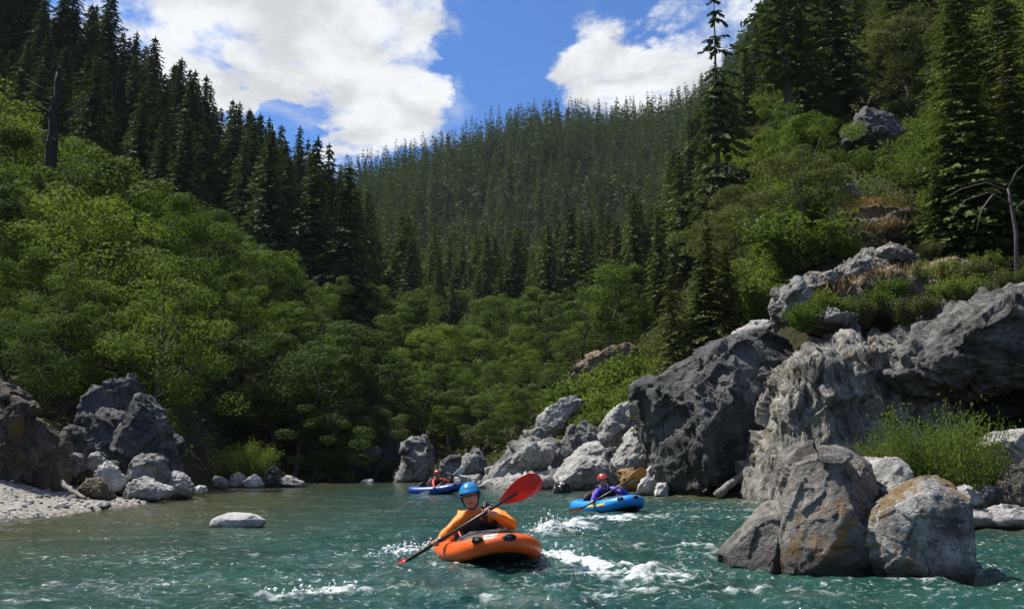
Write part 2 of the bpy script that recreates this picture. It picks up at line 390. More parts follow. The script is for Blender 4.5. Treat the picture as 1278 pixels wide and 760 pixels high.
nv = len(wx); far = np.array([(-90, -90, -.16), (90, -90, -.16), (90, 70, -.16), (-90, 70, -.16)], float)
WV = np.concatenate([np.stack([wx, wy, wz], 1), far])
m, t, out = mat('river_water')
pos = t.node('ShaderNodeNewGeometry').outputs['Position']
fo = t.node('ShaderNodeAttribute', attribute_name='foam').outputs['Fac']; sh = t.node('ShaderNodeAttribute', attribute_name='shallow').outputs['Fac']
mp = t.node('ShaderNodeMapping', {'Vector': pos, 'Scale': (1, 1.5, 1)}).outputs[0]
big = t.noise(mp, .5, 4)
deep = t.mix(t.step(big, .35, .65), (.006, .037, .028), (.014, .060, .044))
bot = t.mix(t.noise(mp, 2.2, 6, .7, .3), (.030, .042, .018), (.10, .088, .042))
col = t.mix(t.math('MULTIPLY', sh, .9), deep, bot)
fn = t.noise(mp, 7, 7, .68, .8); fn2 = t.noise(mp, 30, 4, .7)
ff = t.math('ADD', fo, t.math('ADD', t.math('MULTIPLY', t.math('SUBTRACT', fn, .5), 1.1), t.math('MULTIPLY', t.math('SUBTRACT', fn2, .5), .55)))
spk = t.math('MULTIPLY', t.step(t.noise(mp, 13, 4, .65, .8), .57, .67), t.step(t.math('ADD', fo, t.math('MULTIPLY', t.math('SUBTRACT', t.noise(mp, .9, 4), .5), 1.2)), -.02, .28))  # white speckles: sky glints on the ripples, painted in along with the foam
ff = t.math('MAXIMUM', t.math('MULTIPLY', t.step(ff, .28, 1.05), .9), t.math('MULTIPLY', spk, .62))
b1 = t.noise(mp, 5, 4, .6, .5); b2 = t.noise(mp, 19, 4, .65, .6)
bp = t.node('ShaderNodeBump', {'Height': t.math('ADD', b1, t.math('MULTIPLY', b2, .32)), 'Strength': t.math('ADD', .40, t.math('MULTIPLY', t.node('ShaderNodeAttribute', attribute_name='rapid').outputs['Fac'], .6)), 'Distance': .052})
pw = t.node('ShaderNodeBsdfPrincipled', {'Base Color': col, 'Roughness': .07, 'IOR': 1.333, 'Specular IOR Level': .5, 'Normal': bp.outputs[0]})
bf = t.node('ShaderNodeBump', {'Height': t.math('ADD', fn, fn2), 'Strength': .9, 'Distance': .04})
pf = t.node('ShaderNodeBsdfPrincipled', {'Base Color': (.80, .84, .83), 'Roughness': .55, 'Normal': bf.outputs[0]})
mx = t.node('ShaderNodeMixShader', {0: t.math('MULTIPLY', ff, .92), 1: pw.outputs[0], 2: pf.outputs[0]}); t.l.new(mx.outputs[0], out.inputs[0])
M_water = m
me = make_mesh('river', WV, [wq, np.array([[nv, nv + 1, nv + 2, nv + 3]])], [M_water])
for nm, arr in (('foam', foam), ('shallow', shal), ('rapid', rapid)):
    at = me.attributes.new(nm, 'FLOAT', 'POINT'); at.data.foreach_set('value', np.concatenate([arr, np.zeros(4)]).astype(np.float32))
tag(link('river', me), 'choppy teal river water with white foam and painted glints', kind='structure')
def water_z(x, y):
    k = np.argmin((wx - x) ** 2 + (wy - y) ** 2); return float(wz[k])

# ------------------------------------------------------------------ rocks
_ico = {}
def ico(sub):
    if sub not in _ico:
        bm = bmesh.new(); bmesh.ops.create_icosphere(bm, subdivisions=sub, radius=1)
        bm.verts.ensure_lookup_table()
        V = np.array([v.co for v in bm.verts]); Fa = np.array([[v.index for v in f.verts] for f in bm.faces]); bm.free(); _ico[sub] = (V, Fa)
    return _ico[sub]
def vnormals(V, Fa):
    n = np.cross(V[Fa[:, 1]] - V[Fa[:, 0]], V[Fa[:, 2]] - V[Fa[:, 0]]); N = np.zeros_like(V)
    for k in range(3):
        for a in range(3): N[:, a] += np.bincount(Fa[:, k], n[:, a], len(V))
    return N / (np.linalg.norm(N, axis=1)[:, None] + 1e-12)
def rock_body(poly, d, T, seed, sub=5, pw=.72, amp=1.0, fac=1.0, lean=0.0, strat=(1, 1, 1), fine=1.0, cuts=13, bed=None, f2=1.0):
    """a solid boulder: outline (photo pixels at distance d), thickness T metres either way, fractured faces"""
    Q = np.array([W(px, py, d) for px, py in poly])[:, (0, 2)]
    c = Q.mean(0) * .5 + (Q.max(0) + Q.min(0)) * .25
    D, Fa = ico(sub)
    phi = np.arctan2(D[:, 2], D[:, 0]); tab = np.linspace(-np.pi, np.pi, 361); rad = np.full(361, .01)
    q0, q1 = Q - c, np.roll(Q, -1, 0) - c
    for a, b in zip(q0, q1):
        e = b - a; ct, s_ = np.cos(tab), np.sin(tab); den = ct * e[1] - s_ * e[0]
        with np.errstate(divide='ignore', invalid='ignore'):
            tt = (a[0] * e[1] - a[1] * e[0]) / den; uu = (a[0] * s_ - a[1] * ct) / den
        ok = (np.abs(den) > 1e-9) & (tt > 0) & (uu >= -1e-6) & (uu <= 1 + 1e-6)
        rad = np.where(ok, np.maximum(rad, tt), rad)
    rad = np.convolve(np.concatenate([rad[-5:-1], rad, rad[1:5]]), np.ones(5) / 5, 'same')[4:-4]
    Rp = np.interp(phi, tab, rad)
    sn = np.sqrt(np.clip(1 - D[:, 1] ** 2, 0, 1)); V = np.zeros_like(D)
    rho = sn ** pw; V[:, 0] = c[0] + Rp * rho * np.cos(phi); V[:, 2] = c[1] + Rp * rho * np.sin(phi)
    V[:, 1] = d + np.sign(D[:, 1]) * np.abs(D[:, 1]) ** pw * T + lean * (V[:, 2] - c[1])
    size = float(np.median(rad)); rc_ = np.random.RandomState(seed * 7 + 1); cc = np.array([c[0], d, c[1]]); ex = np.ptp(V, axis=0) / 2
    E = (V - cc) / ex
    for _ in range(cuts):                                             # flat broken faces
        n = rc_.normal(size=3); n[1] -= .35; n[2] = n[2] if n[2] > -.4 else -n[2]; n /= np.linalg.norm(n); pr = E @ n; h = pr.max() * rc_.uniform(.66, .9)
        E = E - np.clip(pr - h, 0, None)[:, None] * n * .92
    V = cc + E * ex * 1.05; N = vnormals(V, Fa)
    P = V * np.array(strat) + seed * 3.17
    dis = amp * size * (.20 * fac * facets(P / (size * .95), seed) + .075 * f2 * fac * facets(P / (size * .36), seed + 1) + .03 * fine * facets(P / (size * .15), seed + 2)
                        + .05 * fbm(P / size * 1.1, seed, 2) + .022 * fine * fbm(P / size * 4.5, seed + 3, 4))
    if bed:
        bn = np.array(bed[:3]) / np.linalg.norm(bed[:3]); tb = V @ bn * bed[3] + .55 * fbm(V * .8, seed + 9, 3); fr_ = tb - np.floor(tb); amp_ = .5 + np.random.RandomState(seed).rand(4096)[np.floor(tb).astype(int) & 4095]
        dis = dis + bed[4] * amp_ * (np.minimum(fr_ * 1.15, (1 - fr_) * 7) - .5) * smooth(fbm(V * .6, seed + 12, 2), -.5, .3)
    return V + N * dis[:, None], Fa
ROCKG = {}
def rock(label, poly, d, T, mt, seed, sub=5, group=None, cat='rock', name='rock', extra=(), **kw):
    mb = MB(); mb.add(*rock_body(poly, d, T, seed, sub, **kw))
    for e in extra: mb.add(*rock_body(e[0], e[1], e[2], e[3], min(sub, 6), **{**kw, **(e[4] if len(e) > 4 else {})}))
    V = np.concatenate(mb.v); o0 = np.array([V[:, 0].mean(), V[:, 1].mean(), V[:, 2].min()])
    mb.v = [v - o0 for v in mb.v]
    return tag(link(name, mb.mesh(name, [mt]), None, o0), label, cat, group)
def oval(px0, py0, px1, py1, k=0, n=10, j=.16):
    r = random.Random(k); cx, cy, a, b = (px0 + px1) / 2, (py0 + py1) / 2, (px1 - px0) / 2, (py1 - py0) / 2; o = []
    for i in range(n):
        t = 2 * math.pi * (i + r.uniform(-.25, .25)) / n; s = 1 + r.uniform(-j, j * .5); o.append((cx + a * s * abs(math.cos(t)) ** .8 * (1 if math.cos(t) > 0 else -1), cy - b * s * abs(math.sin(t)) ** .8 * (1 if math.sin(t) > 0 else -1)))
    return o
RM_grey = rock_mat('grey_rock', (.055, .055, .052), (.32, .315, .295), scale=1.0, stain=.45)
RM_fore = rock_mat('foreground_rock', (.070, .064, .057), (.25, .23, .205), moss=(.22, .12, .035), moss_amt=.30, scale=2.0, wet=.17, stain=.45, lichen=.35)
RM_moss = rock_mat('mossy_rock', (.10, .092, .08), (.42, .41, .39), moss=(.16, .092, .022), moss_amt=.56, scale=2.2, wet=.16, stain=.45, lichen=.9)
RM_pale = rock_mat('pale_rock', (.20, .19, .175), (.46, .45, .42), scale=1.1, stain=.35, lichen=.5)
RM_white = rock_mat('white_rock', (.34, .33, .31), (.60, .59, .55), scale=2.0, stain=.12, wet=.04)
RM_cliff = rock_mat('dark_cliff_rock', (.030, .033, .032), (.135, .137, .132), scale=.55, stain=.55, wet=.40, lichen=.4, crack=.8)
RM_tex = rock_mat('strata_cliff_rock', (.045, .040, .033), (.36, .34, .30), scale=1.1, stain=.35, strata=(1.6, 1, .8), lichen=.8, moss=(.19, .135, .07), moss_amt=.40, crack=.7)
RM_tex_dark = rock_mat('dark_strata_rock', (.032, .031, .029), (.19, .185, .17), scale=1.0, stain=.5, strata=(.7, 1, 1.6), lichen=.6, moss=(.11, .08, .03), moss_amt=.15, crack=.8)
RM_shade = rock_mat('shade_dark_rock', (.030, .032, .034), (.145, .148, .152), scale=.9, stain=.45)  # darker copy of the grey rock, with the bank's shade put into its colour
RM_brown = rock_mat('mossy_brown_rock', (.030, .026, .020), (.13, .115, .09), moss=(.12, .075, .018), moss_amt=.50, scale=1.1)
RM_earth = rock_mat('earthy_ledge_rock', (.09, .068, .045), (.27, .205, .14), moss=(.20, .125, .05), moss_amt=.35, scale=.5, stain=.4)

# foreground pair
rock('large smooth grey boulder with two humps and a long wedge running into the river', [(958, 712), (970, 660), (972, 610), (985, 568), (1010, 549), (1035, 552), (1058, 568), (1082, 580), (1090, 612), (1086, 660), (1072, 706), (1030, 735), (985, 735)], 7.9, .62, RM_fore, 11, 7, pw=.68, amp=.5, fac=.9, cuts=9,
     extra=[([(902, 690), (925, 664), (955, 634), (980, 616), (1000, 630), (1000, 720), (940, 725), (905, 705)], 8.0, .42, 12, dict(pw=.8, amp=.5)), ([(1035, 580), (1048, 556), (1068, 553), (1086, 575), (1090, 605), (1070, 640), (1040, 620)], 8.05, .35, 13, dict(pw=.75, amp=.6))], cat='boulder', name='boulder')
rock('rounded boulder blotched with orange brown moss, right of the two-humped grey boulder', [(1062, 690), (1066, 640), (1082, 604), (1112, 588), (1150, 590), (1182, 612), (1206, 642), (1218, 690), (1220, 726), (1186, 750), (1130, 746), (1082, 720)], 7.55, .6, RM_moss, 21, 7, pw=.74, amp=.42, cuts=8, cat='boulder', name='boulder')
rock('pale sunlit boulder top showing behind the mossy foreground boulder', [(1072, 600), (1078, 572), (1090, 558), (1112, 562), (1132, 590), (1140, 640), (1120, 680), (1080, 680)], 8.35, .4, RM_pale, 25, 6, pw=.75, amp=.5, cat='boulder', name='boulder')
# right bank
rock('pale boulder at the right edge of the picture behind the willow bush', [(1207, 562), (1225, 543), (1262, 530), (1310, 535), (1330, 575), (1310, 600), (1230, 592)], 14.2, .7, RM_pale, 31, 6, amp=.7)
rock('dark brown mossy rock at the right picture edge under the pale boulder', [(1240, 622), (1246, 596), (1268, 580), (1310, 575), (1330, 620), (1310, 645), (1250, 642)], 13.2, .5, RM_brown, 32, 6, amp=.8)
rock('small tan stone lying on the ledge left of the dark mossy rock', oval(1188, 606, 1221, 630, 3), 12.6, .18, RM_pale, 33, 5)
rock('low dark stone between the tan stone and the mossy rock', oval(1215, 604, 1250, 634, 4), 12.9, .2, RM_shade, 34, 5)
rock('long flat pale ledge at the waterline below the willow bush', [(1182, 640), (1200, 629), (1260, 631), (1330, 634), (1340, 660), (1260, 662), (1195, 656)], 12.7, .5, RM_pale, 35, 6, amp=.6)
rock('tall dark cliff block with a shaded face rising from the water', [(800, 500), (812, 480), (850, 455), (880, 440), (905, 430), (940, 412), (968, 398), (990, 400), (994, 440), (985, 480), (962, 540), (945, 590), (940, 632), (880, 634), (845, 625), (822, 600), (808, 560)], 26.2, 2.4, RM_cliff, 41, 7, pw=.62, amp=.5, fac=1.3, lean=-.16, f2=1.25, fine=1.5, bed=(.9, -.1, .35, .8, .16), cat='cliff', name='cliff')
rock('rough sunlit cliff face of broken strata in the middle of the right bank', [(938, 640), (948, 590), (962, 540), (978, 470), (988, 425), (1000, 405), (1040, 400), (1100, 398), (1140, 405), (1175, 440), (1180, 490), (1165, 560), (1150, 640)], 22.6, 2.0, RM_tex, 43, 7, pw=.6, amp=.6, fac=1.4, strat=(1.6, 1, .8), fine=2.4, f2=1.3, lean=-.05, bed=(-.75, -.2, .65, 1.7, .15), cat='cliff', name='cliff')
rock('mound of brown earth and broken rock on top of the strata cliff', [(985, 410), (985, 375), (1005, 352), (1050, 335), (1100, 318), (1150, 326), (1190, 345), (1190, 375), (1140, 408), (1060, 416)], 26.2, 2.2, RM_earth, 44, 7, pw=.7, amp=.7, fac=1.5, fine=2.0, cat='outcrop', name='outcrop')
CT = 'broken grey rocks edging the cliff top'
for i_, (pl_, d_, T_, lb_) in enumerate([([(970, 402), (968, 366), (982, 348), (1004, 352), (1010, 376), (1000, 404)], 24.4, .7, 'jagged pale rock at the left end of the cliff top edge'), ([(990, 362), (1012, 340), (1042, 336), (1056, 348), (1034, 362), (1005, 370)], 24.8, .8, 'flat topped grey rock second along the cliff top edge'),
        ([(1040, 348), (1052, 328), (1080, 318), (1098, 324), (1092, 340), (1062, 350)], 25, .8, 'slanting grey rock in the middle of the cliff top edge'), ([(1072, 330), (1084, 312), (1112, 304), (1134, 312), (1130, 328), (1098, 336)], 25.6, .8, 'highest pale rock of the cliff top edge below the stepped outcrop'),
        ([(1012, 404), (1020, 388), (1050, 384), (1072, 394), (1060, 408)], 23.2, .6, 'low broken rock between the brown mound and the strata cliff')]):
    rock(lb_, pl_, d_, T_, RM_tex if i_ % 2 else RM_grey, 440 + i_ * 7, 6, group=CT, amp=1.0, fac=1.5)
rock('dark grey overhanging cliff at the right edge of the picture', [(1108, 470), (1120, 425), (1148, 398), (1185, 380), (1235, 368), (1300, 362), (1440, 345), (1460, 455), (1300, 480), (1240, 484), (1190, 492), (1140, 490)], 21.6, 2.1, RM_tex_dark, 45, 7, pw=.6, amp=.6, fac=1.7, fine=2.0, f2=1.3, cuts=8, lean=-.2, bed=(.25, -.2, .95, 1.5, .20), cat='cliff', name='cliff')
rock('dark recessed rock under the overhanging cliff', [(1130, 600), (1140, 470), (1300, 465), (1440, 460), (1440, 610)], 24.5, 1.6, RM_cliff, 46, 6, cat='cliff', name='cliff')
rock('blunt grey rock knob at the right edge above the overhang', [(1240, 392), (1250, 362), (1280, 350), (1330, 345), (1350, 390)], 22.4, 1.0, RM_grey, 47, 6)
rock('stepped outcrop of dark rock with tan ledges on the right slope', [(1058, 318), (1060, 290), (1062, 262), (1085, 252), (1125, 254), (1142, 268), (1140, 300), (1130, 322)], 33.5, 1.5, RM_earth, 48, 6, pw=.55, amp=.8, strat=(.5, .5, 2.2), cat='outcrop', name='outcrop')
rock('dark angular outcrop high among the trees of the right slope', [(1056, 178), (1066, 152), (1085, 133), (1108, 142), (1122, 165), (1110, 185)], 43.5, 1.4, RM_cliff, 49, 6, cat='outcrop', name='outcrop')
rock('narrow upright grey rock left of the stepped outcrop', [(1046, 262), (1050, 235), (1062, 224), (1072, 236), (1066, 268)], 36.5, .6, RM_grey, 50, 5, cat='outcrop', name='outcrop')
rock('brown weathered ledge on the slope above the bright shrubs', [(706, 480), (728, 452), (760, 434), (790, 425), (800, 438), (772, 456), (735, 484)], 49, 1.0, RM_earth, 51, 6, cat='outcrop', name='outcrop')
rock('low brown ledge at the cliff top right of the weathered ridge', [(1140, 345), (1165, 322), (1200, 325), (1225, 340), (1215, 360), (1160, 365)], 27, 1.0, RM_earth, 52, 6, cat='outcrop', name='outcrop')
rock('pale slanting boulder leaning on the upper left edge of the dark cliff block', [(893, 436), (910, 418), (950, 398), (975, 396), (968, 415), (930, 432), (900, 446)], 27.6, 1.0, RM_pale, 53, 6)
# central rocks below the slope
CR = 'rocks along the middle of the right bank'
rock('broad grey rock mass sloping up from the water left of the light boulder', [(598, 612), (612, 590), (640, 560), (668, 540), (695, 536), (730, 548), (742, 566), (730, 600), (690, 618), (640, 622)], 36.5, 2.0, RM_grey, 61, 6, group=CR, pw=.7, amp=.75, fac=1.25)
rock('light grey smooth topped boulder above the blue raft', [(676, 618), (690, 590), (712, 570), (738, 553), (756, 560), (772, 580), (786, 605), (784, 622), (730, 628)], 32.5, 1.3, RM_pale, 62, 6, group=CR, amp=.6)
rock('tilted grey slab pointing up to the left of the bright shrubs', [(664, 540), (674, 520), (694, 500), (722, 484), (734, 492), (718, 512), (700, 536), (682, 546)], 41, .8, RM_pale, 63, 6, group=CR)
rock('upright angular rock with sunlit top and dark right face', [(745, 552), (754, 522), (772, 508), (792, 502), (800, 516), (794, 540), (780, 562), (758, 566)], 36, .9, RM_pale, 64, 6, group=CR)
rock('pale rounded boulder against the left foot of the dark cliff block', [(766, 580), (776, 552), (792, 528), (812, 540), (818, 570), (808, 592), (785, 598)], 30.5, .8, RM_pale, 65, 6, group=CR)
rock('ochre stained rock at the waterline right of the blue raft', oval(772, 582, 804, 612, 6), 27.6, .5, rock_mat('ochre_rock', (.10, .07, .03), (.28, .19, .09), moss=(.26, .16, .04), moss_amt=.6, scale=1.5), 66, 5, group=CR)
rock('whitish wedge rock at the waterline by the dark cliff', [(788, 612), (800, 594), (818, 580), (828, 592), (830, 610), (812, 620)], 27, .4, RM_white, 67, 5, group=CR)
rock('small cream stone in the water at the foot of the dark cliff', oval(816, 602, 838, 622, 7), 26, .25, RM_white, 68, 5, group=CR)
rock('black wet rock at the waterline left of the blue raft', oval(690, 600, 714, 617, 8), 29.5, .35, plain('wet_black_rock', (.015, .015, .016), .25, .4, 5, .5, .6), 69, 5, group=CR)
rock('flat grey stones at the waterline beneath the broad rock mass', [(640, 612), (655, 596), (680, 592), (694, 604), (690, 618), (655, 620)], 33.5, .6, RM_pale, 70, 5, group=CR)
rock('knobbly grey rock at the far end of the right bank', [(572, 604), (578, 570), (590, 557), (606, 566), (610, 590), (600, 608)], 42.5, .9, RM_grey, 71, 6, group=CR)
rock('rounded grey stone beside the knobbly rock in the far right bank', [(548, 602), (546, 580), (556, 568), (572, 572), (578, 596), (568, 606)], 44.5, .6, RM_grey, 72, 5, group=CR)
rock('tall grey rock against the dark trees at the far end of the river', [(496, 606), (500, 570), (504, 540), (520, 532), (536, 552), (546, 576), (544, 604), (520, 610)], 48.5, 1.0, RM_grey, 73, 6, group=CR)
rock('low pale rock in front of the knobbly rock near the far raft', oval(566, 590, 602, 611, 9), 39, .5, RM_pale, 74, 5, group=CR)
rock('dark rock wall in shade at the far end of the river', [(424, 606), (432, 560), (446, 530), (480, 518), (505, 530), (512, 570), (506, 608)], 52.5, 1.6, RM_cliff, 75, 6)
rock('pale angular stone lodged in the dark rock wall', oval(455, 553, 476, 575, 10), 50.6, .3, RM_grey, 76, 5)
rock('small white stone in the water before the dark rock wall', oval(449, 597, 467, 605, 11), 47, .3, RM_white, 77, 4)
for lb_, pl_, d_, T_, m_ in [('low pale ledge linking the rocks at the waterline of the middle right bank', [(584, 616), (610, 600), (655, 590), (715, 584), (780, 588), (806, 604), (800, 618), (690, 622)], 34.6, 1.0, RM_pale), ('pale broken slab lying on the broad grey rock mass', [(632, 582), (650, 560), (684, 548), (700, 562), (680, 584), (650, 592)], 35.2, .7, RM_pale),
        ('grey angular block between the light boulder and the tilted slab', [(700, 566), (708, 536), (730, 524), (752, 536), (756, 560), (728, 574)], 36, .8, RM_grey), ('small angular grey block below the tilted slab', [(650, 552), (658, 534), (676, 530), (690, 542), (680, 556)], 38, .6, RM_grey),
        ('pale sloping block left of the broad grey rock mass', [(596, 610), (604, 588), (622, 574), (642, 580), (640, 602), (622, 614)], 38.2, .7, RM_pale), ('grey wedge filling the gap beside the pale rounded boulder', [(752, 590), (758, 562), (774, 554), (786, 572), (784, 600)], 32.6, .6, RM_grey)]:
    rock(lb_, pl_, d_, T_, m_, int(pl_[0][0]), 6, group=CR, fac=1.3, amp=.9)
# left bank
LR = 'rocks on the left bank behind the gravel bar'
rock('mossy brown crag at the left edge of the picture', [(-110, 634), (-110, 505), (-50, 474), (2, 464), (18, 478), (34, 500), (44, 530), (54, 562), (52, 612), (34, 634)], 21.5, 1.5, RM_brown, 81, 7, amp=.7, fac=1.5, fine=1.5)
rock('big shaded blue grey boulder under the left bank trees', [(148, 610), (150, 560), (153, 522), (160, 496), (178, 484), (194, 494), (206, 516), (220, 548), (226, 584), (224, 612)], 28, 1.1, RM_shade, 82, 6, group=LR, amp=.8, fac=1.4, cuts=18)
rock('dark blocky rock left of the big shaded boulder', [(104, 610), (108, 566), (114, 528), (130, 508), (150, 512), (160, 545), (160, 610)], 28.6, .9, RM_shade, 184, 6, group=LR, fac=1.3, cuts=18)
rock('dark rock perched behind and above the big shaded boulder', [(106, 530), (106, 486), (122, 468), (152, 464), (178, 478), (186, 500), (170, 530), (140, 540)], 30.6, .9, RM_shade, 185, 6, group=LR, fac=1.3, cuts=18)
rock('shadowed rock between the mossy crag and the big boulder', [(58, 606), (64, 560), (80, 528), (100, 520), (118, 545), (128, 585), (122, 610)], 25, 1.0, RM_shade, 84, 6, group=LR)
rock('round dark stone with a light top beside the big boulder', [(160, 600), (161, 578), (176, 565), (200, 566), (210, 580), (208, 600), (185, 606)], 23.8, .5, RM_grey, 85, 6, group=LR)
rock('pale low boulder at the gravel edge beneath the round dark stone', [(155, 622), (160, 604), (178, 597), (202, 602), (216, 614), (205, 624)], 22.2, .45, RM_pale, 86, 6, group=LR)
rock('pale peaked stone at the water beside the low boulder', [(200, 618), (204, 594), (216, 586), (230, 596), (240, 610), (236, 620)], 24, .4, RM_pale, 87, 6, group=LR)
rock('brown grey boulder sitting at the back of the gravel bar', [(96, 624), (98, 606), (114, 596), (132, 598), (142, 612), (138, 624)], 21, .4, RM_earth, 88, 6, group=LR)
rock('whitish wedge stone leaning behind the gravel bar', [(118, 606), (124, 584), (136, 576), (152, 590), (158, 608), (140, 614)], 22.8, .4, RM_white, 89, 6, group=LR)
rock('grey stone beside the whitish wedge at the back of the gravel', [(138, 616), (142, 596), (158, 588), (168, 602), (164, 618)], 23.2, .4, RM_shade, 90, 5, group=LR)
rock('light stone in the rubble right of the mossy crag', oval(78, 566, 104, 592, 12), 23.6, .35, RM_grey, 91, 5, group=LR)
rock('upright light stone above the whitish wedge', oval(110, 560, 132, 588, 13), 24.2, .3, RM_pale, 92, 5, group=LR)
rock('small pale stone alone at the water right of the peaked stone', oval(243, 605, 258, 616, 14), 26.5, .2, RM_white, 93, 4, group=LR)
rock('small stone on the shore left of the willow', oval(266, 594, 286, 610, 15), 33, .3, RM_grey, 94, 4, group=LR)
rock('pale rock under the left willow bush', oval(284, 590, 306, 610, 16), 36.6, .4, RM_pale, 95, 5, group=LR)
rock('cream rock at the waterline under the middle of the left willow bush', oval(304, 593, 328, 610, 17), 36.4, .4, RM_white, 96, 5, group=LR)
rock('dark upright rock at the right end of the left willow bush', [(326, 610), (330, 590), (340, 580), (350, 592), (348, 610)], 37, .4, RM_cliff, 97, 5, group=LR)
rock('flat pale slab at the tip of the left shore', [(342, 609), (346, 596), (360, 592), (378, 602), (380, 609)], 37.4, .5, RM_pale, 98, 5, group=LR)
rock('flat white rock awash in the river off the gravel bar', [(263, 656), (268, 646), (282, 640), (310, 639), (328, 641), (332, 650), (322, 662), (280, 664)], 13.4, .28, RM_white, 99, 6, pw=.8, amp=.25, fac=.5)
def log_mesh(a, b, r0, r1, seed, n=14):
    rn = np.random.RandomState(seed); a, b = np.array(a), np.array(b); tt = np.linspace(0, 1, n)[:, None]
    P = a + (b - a) * tt + rn.normal(size=(n, 3)) * r0 * .18; return tube(P, np.linspace(r0, r1, n) * (1 + rn.normal(size=n) * .06), 10)
def log(label, a, b, r0, r1, seed, mt):
    mb = MB(); a, b = np.array(a), np.array(b); mb.add(*log_mesh(a * 0, b - a, r0, r1, seed)); return tag(link('log', mb.mesh('log', [mt]), None, a), label, 'log')
log('bleached driftwood log lying on the gravel bar', W(76, 603, 21.3), W(106, 622, 20.2), .07, .04, 5, M_dead)
log('pale log propped against the foot of the dark cliff block', W(894, 620, 23.2), W(946, 574, 23.9), .12, .08, 6, M_dead)

# gravel bar: a low beach sheet that follows the bank, with loose stones on it
def gravel():
    xs = np.linspace(-20, -7.9, 90); yy = np.linspace(11, 26, 110); X, Y = np.meshgrid(xs, yy); X, Y = X.ravel(), Y.ravel(); d = river_dist(X, Y)
    g = ground(X, Y); P = np.stack([X, Y, 0 * X], 1)
    Z = np.maximum(g + .03, np.minimum(.06 + d * .085, .50)) + fbm(P * 2.5, 15, 3) * .02
    Z = np.where(d < .0, -.05 + d * .3, Z)
    q = np.arange(len(X)).reshape(110, 90); q = np.stack([q[:-1, :-1], q[:-1, 1:], q[1:, 1:], q[1:, :-1]], -1).reshape(-1, 4)
    m, t, out = mat('gravel'); pos = t.node('ShaderNodeNewGeometry').outputs['Position']
    v = t.node('ShaderNodeTexVoronoi', {'Vector': pos, 'Scale': 9.0}); c = t.mix(v.outputs['Color'], (.18, .165, .14), (.34, .315, .275))
    c = t.mix(t.step(v.outputs['Distance'], .35, .75), c, (.10, .09, .075))
    c = t.mix(t.step(t.noise(pos, 1.3, 5), .45, .65), c, (.20, .185, .15))
    p = t.node('ShaderNodeBsdfPrincipled', {'Base Color': c, 'Roughness': .9}); t.put(p.inputs['Normal'], t.node('ShaderNodeBump', {'Height': v.outputs['Distance'], 'Strength': .8, 'Distance': -.05}).outputs[0]); t.l.new(p.outputs[0], out.inputs[0])
    tag(link('gravel_bar', make_mesh('gravel_bar', np.stack([X, Y, Z], 1), q, [m])), 'sunlit pale gravel bar on the left shore', kind='structure')
    rn = np.random.RandomState(3); D, Fa = ico(2); mb = MB(); k = 0
    while k < 1400:
        i = rn.randint(len(X)); x, y = X[i] + rn.uniform(-.07, .07), Y[i] + rn.uniform(-.07, .07)
        if d[i] < -.15 or d[i] > 4.5: continue
        s = .018 + .075 * rn.rand() ** 4; A_ = rn.normal(size=(3, 3)); Qm, _ = np.linalg.qr(A_)
        mb.add((D * (1, .8, .55) * s) @ Qm.T * (1, 1, .75) + (x, y, max(Z[i], -.02) + s * .15), Fa, rn.randint(3)); k += 1
    tag(link('beach_cobbles', mb.mesh('beach_cobbles', [RM_pale, RM_grey, RM_white])), 'loose cobbles strewn over the pale gravel bar', kind='stuff')
gravel()

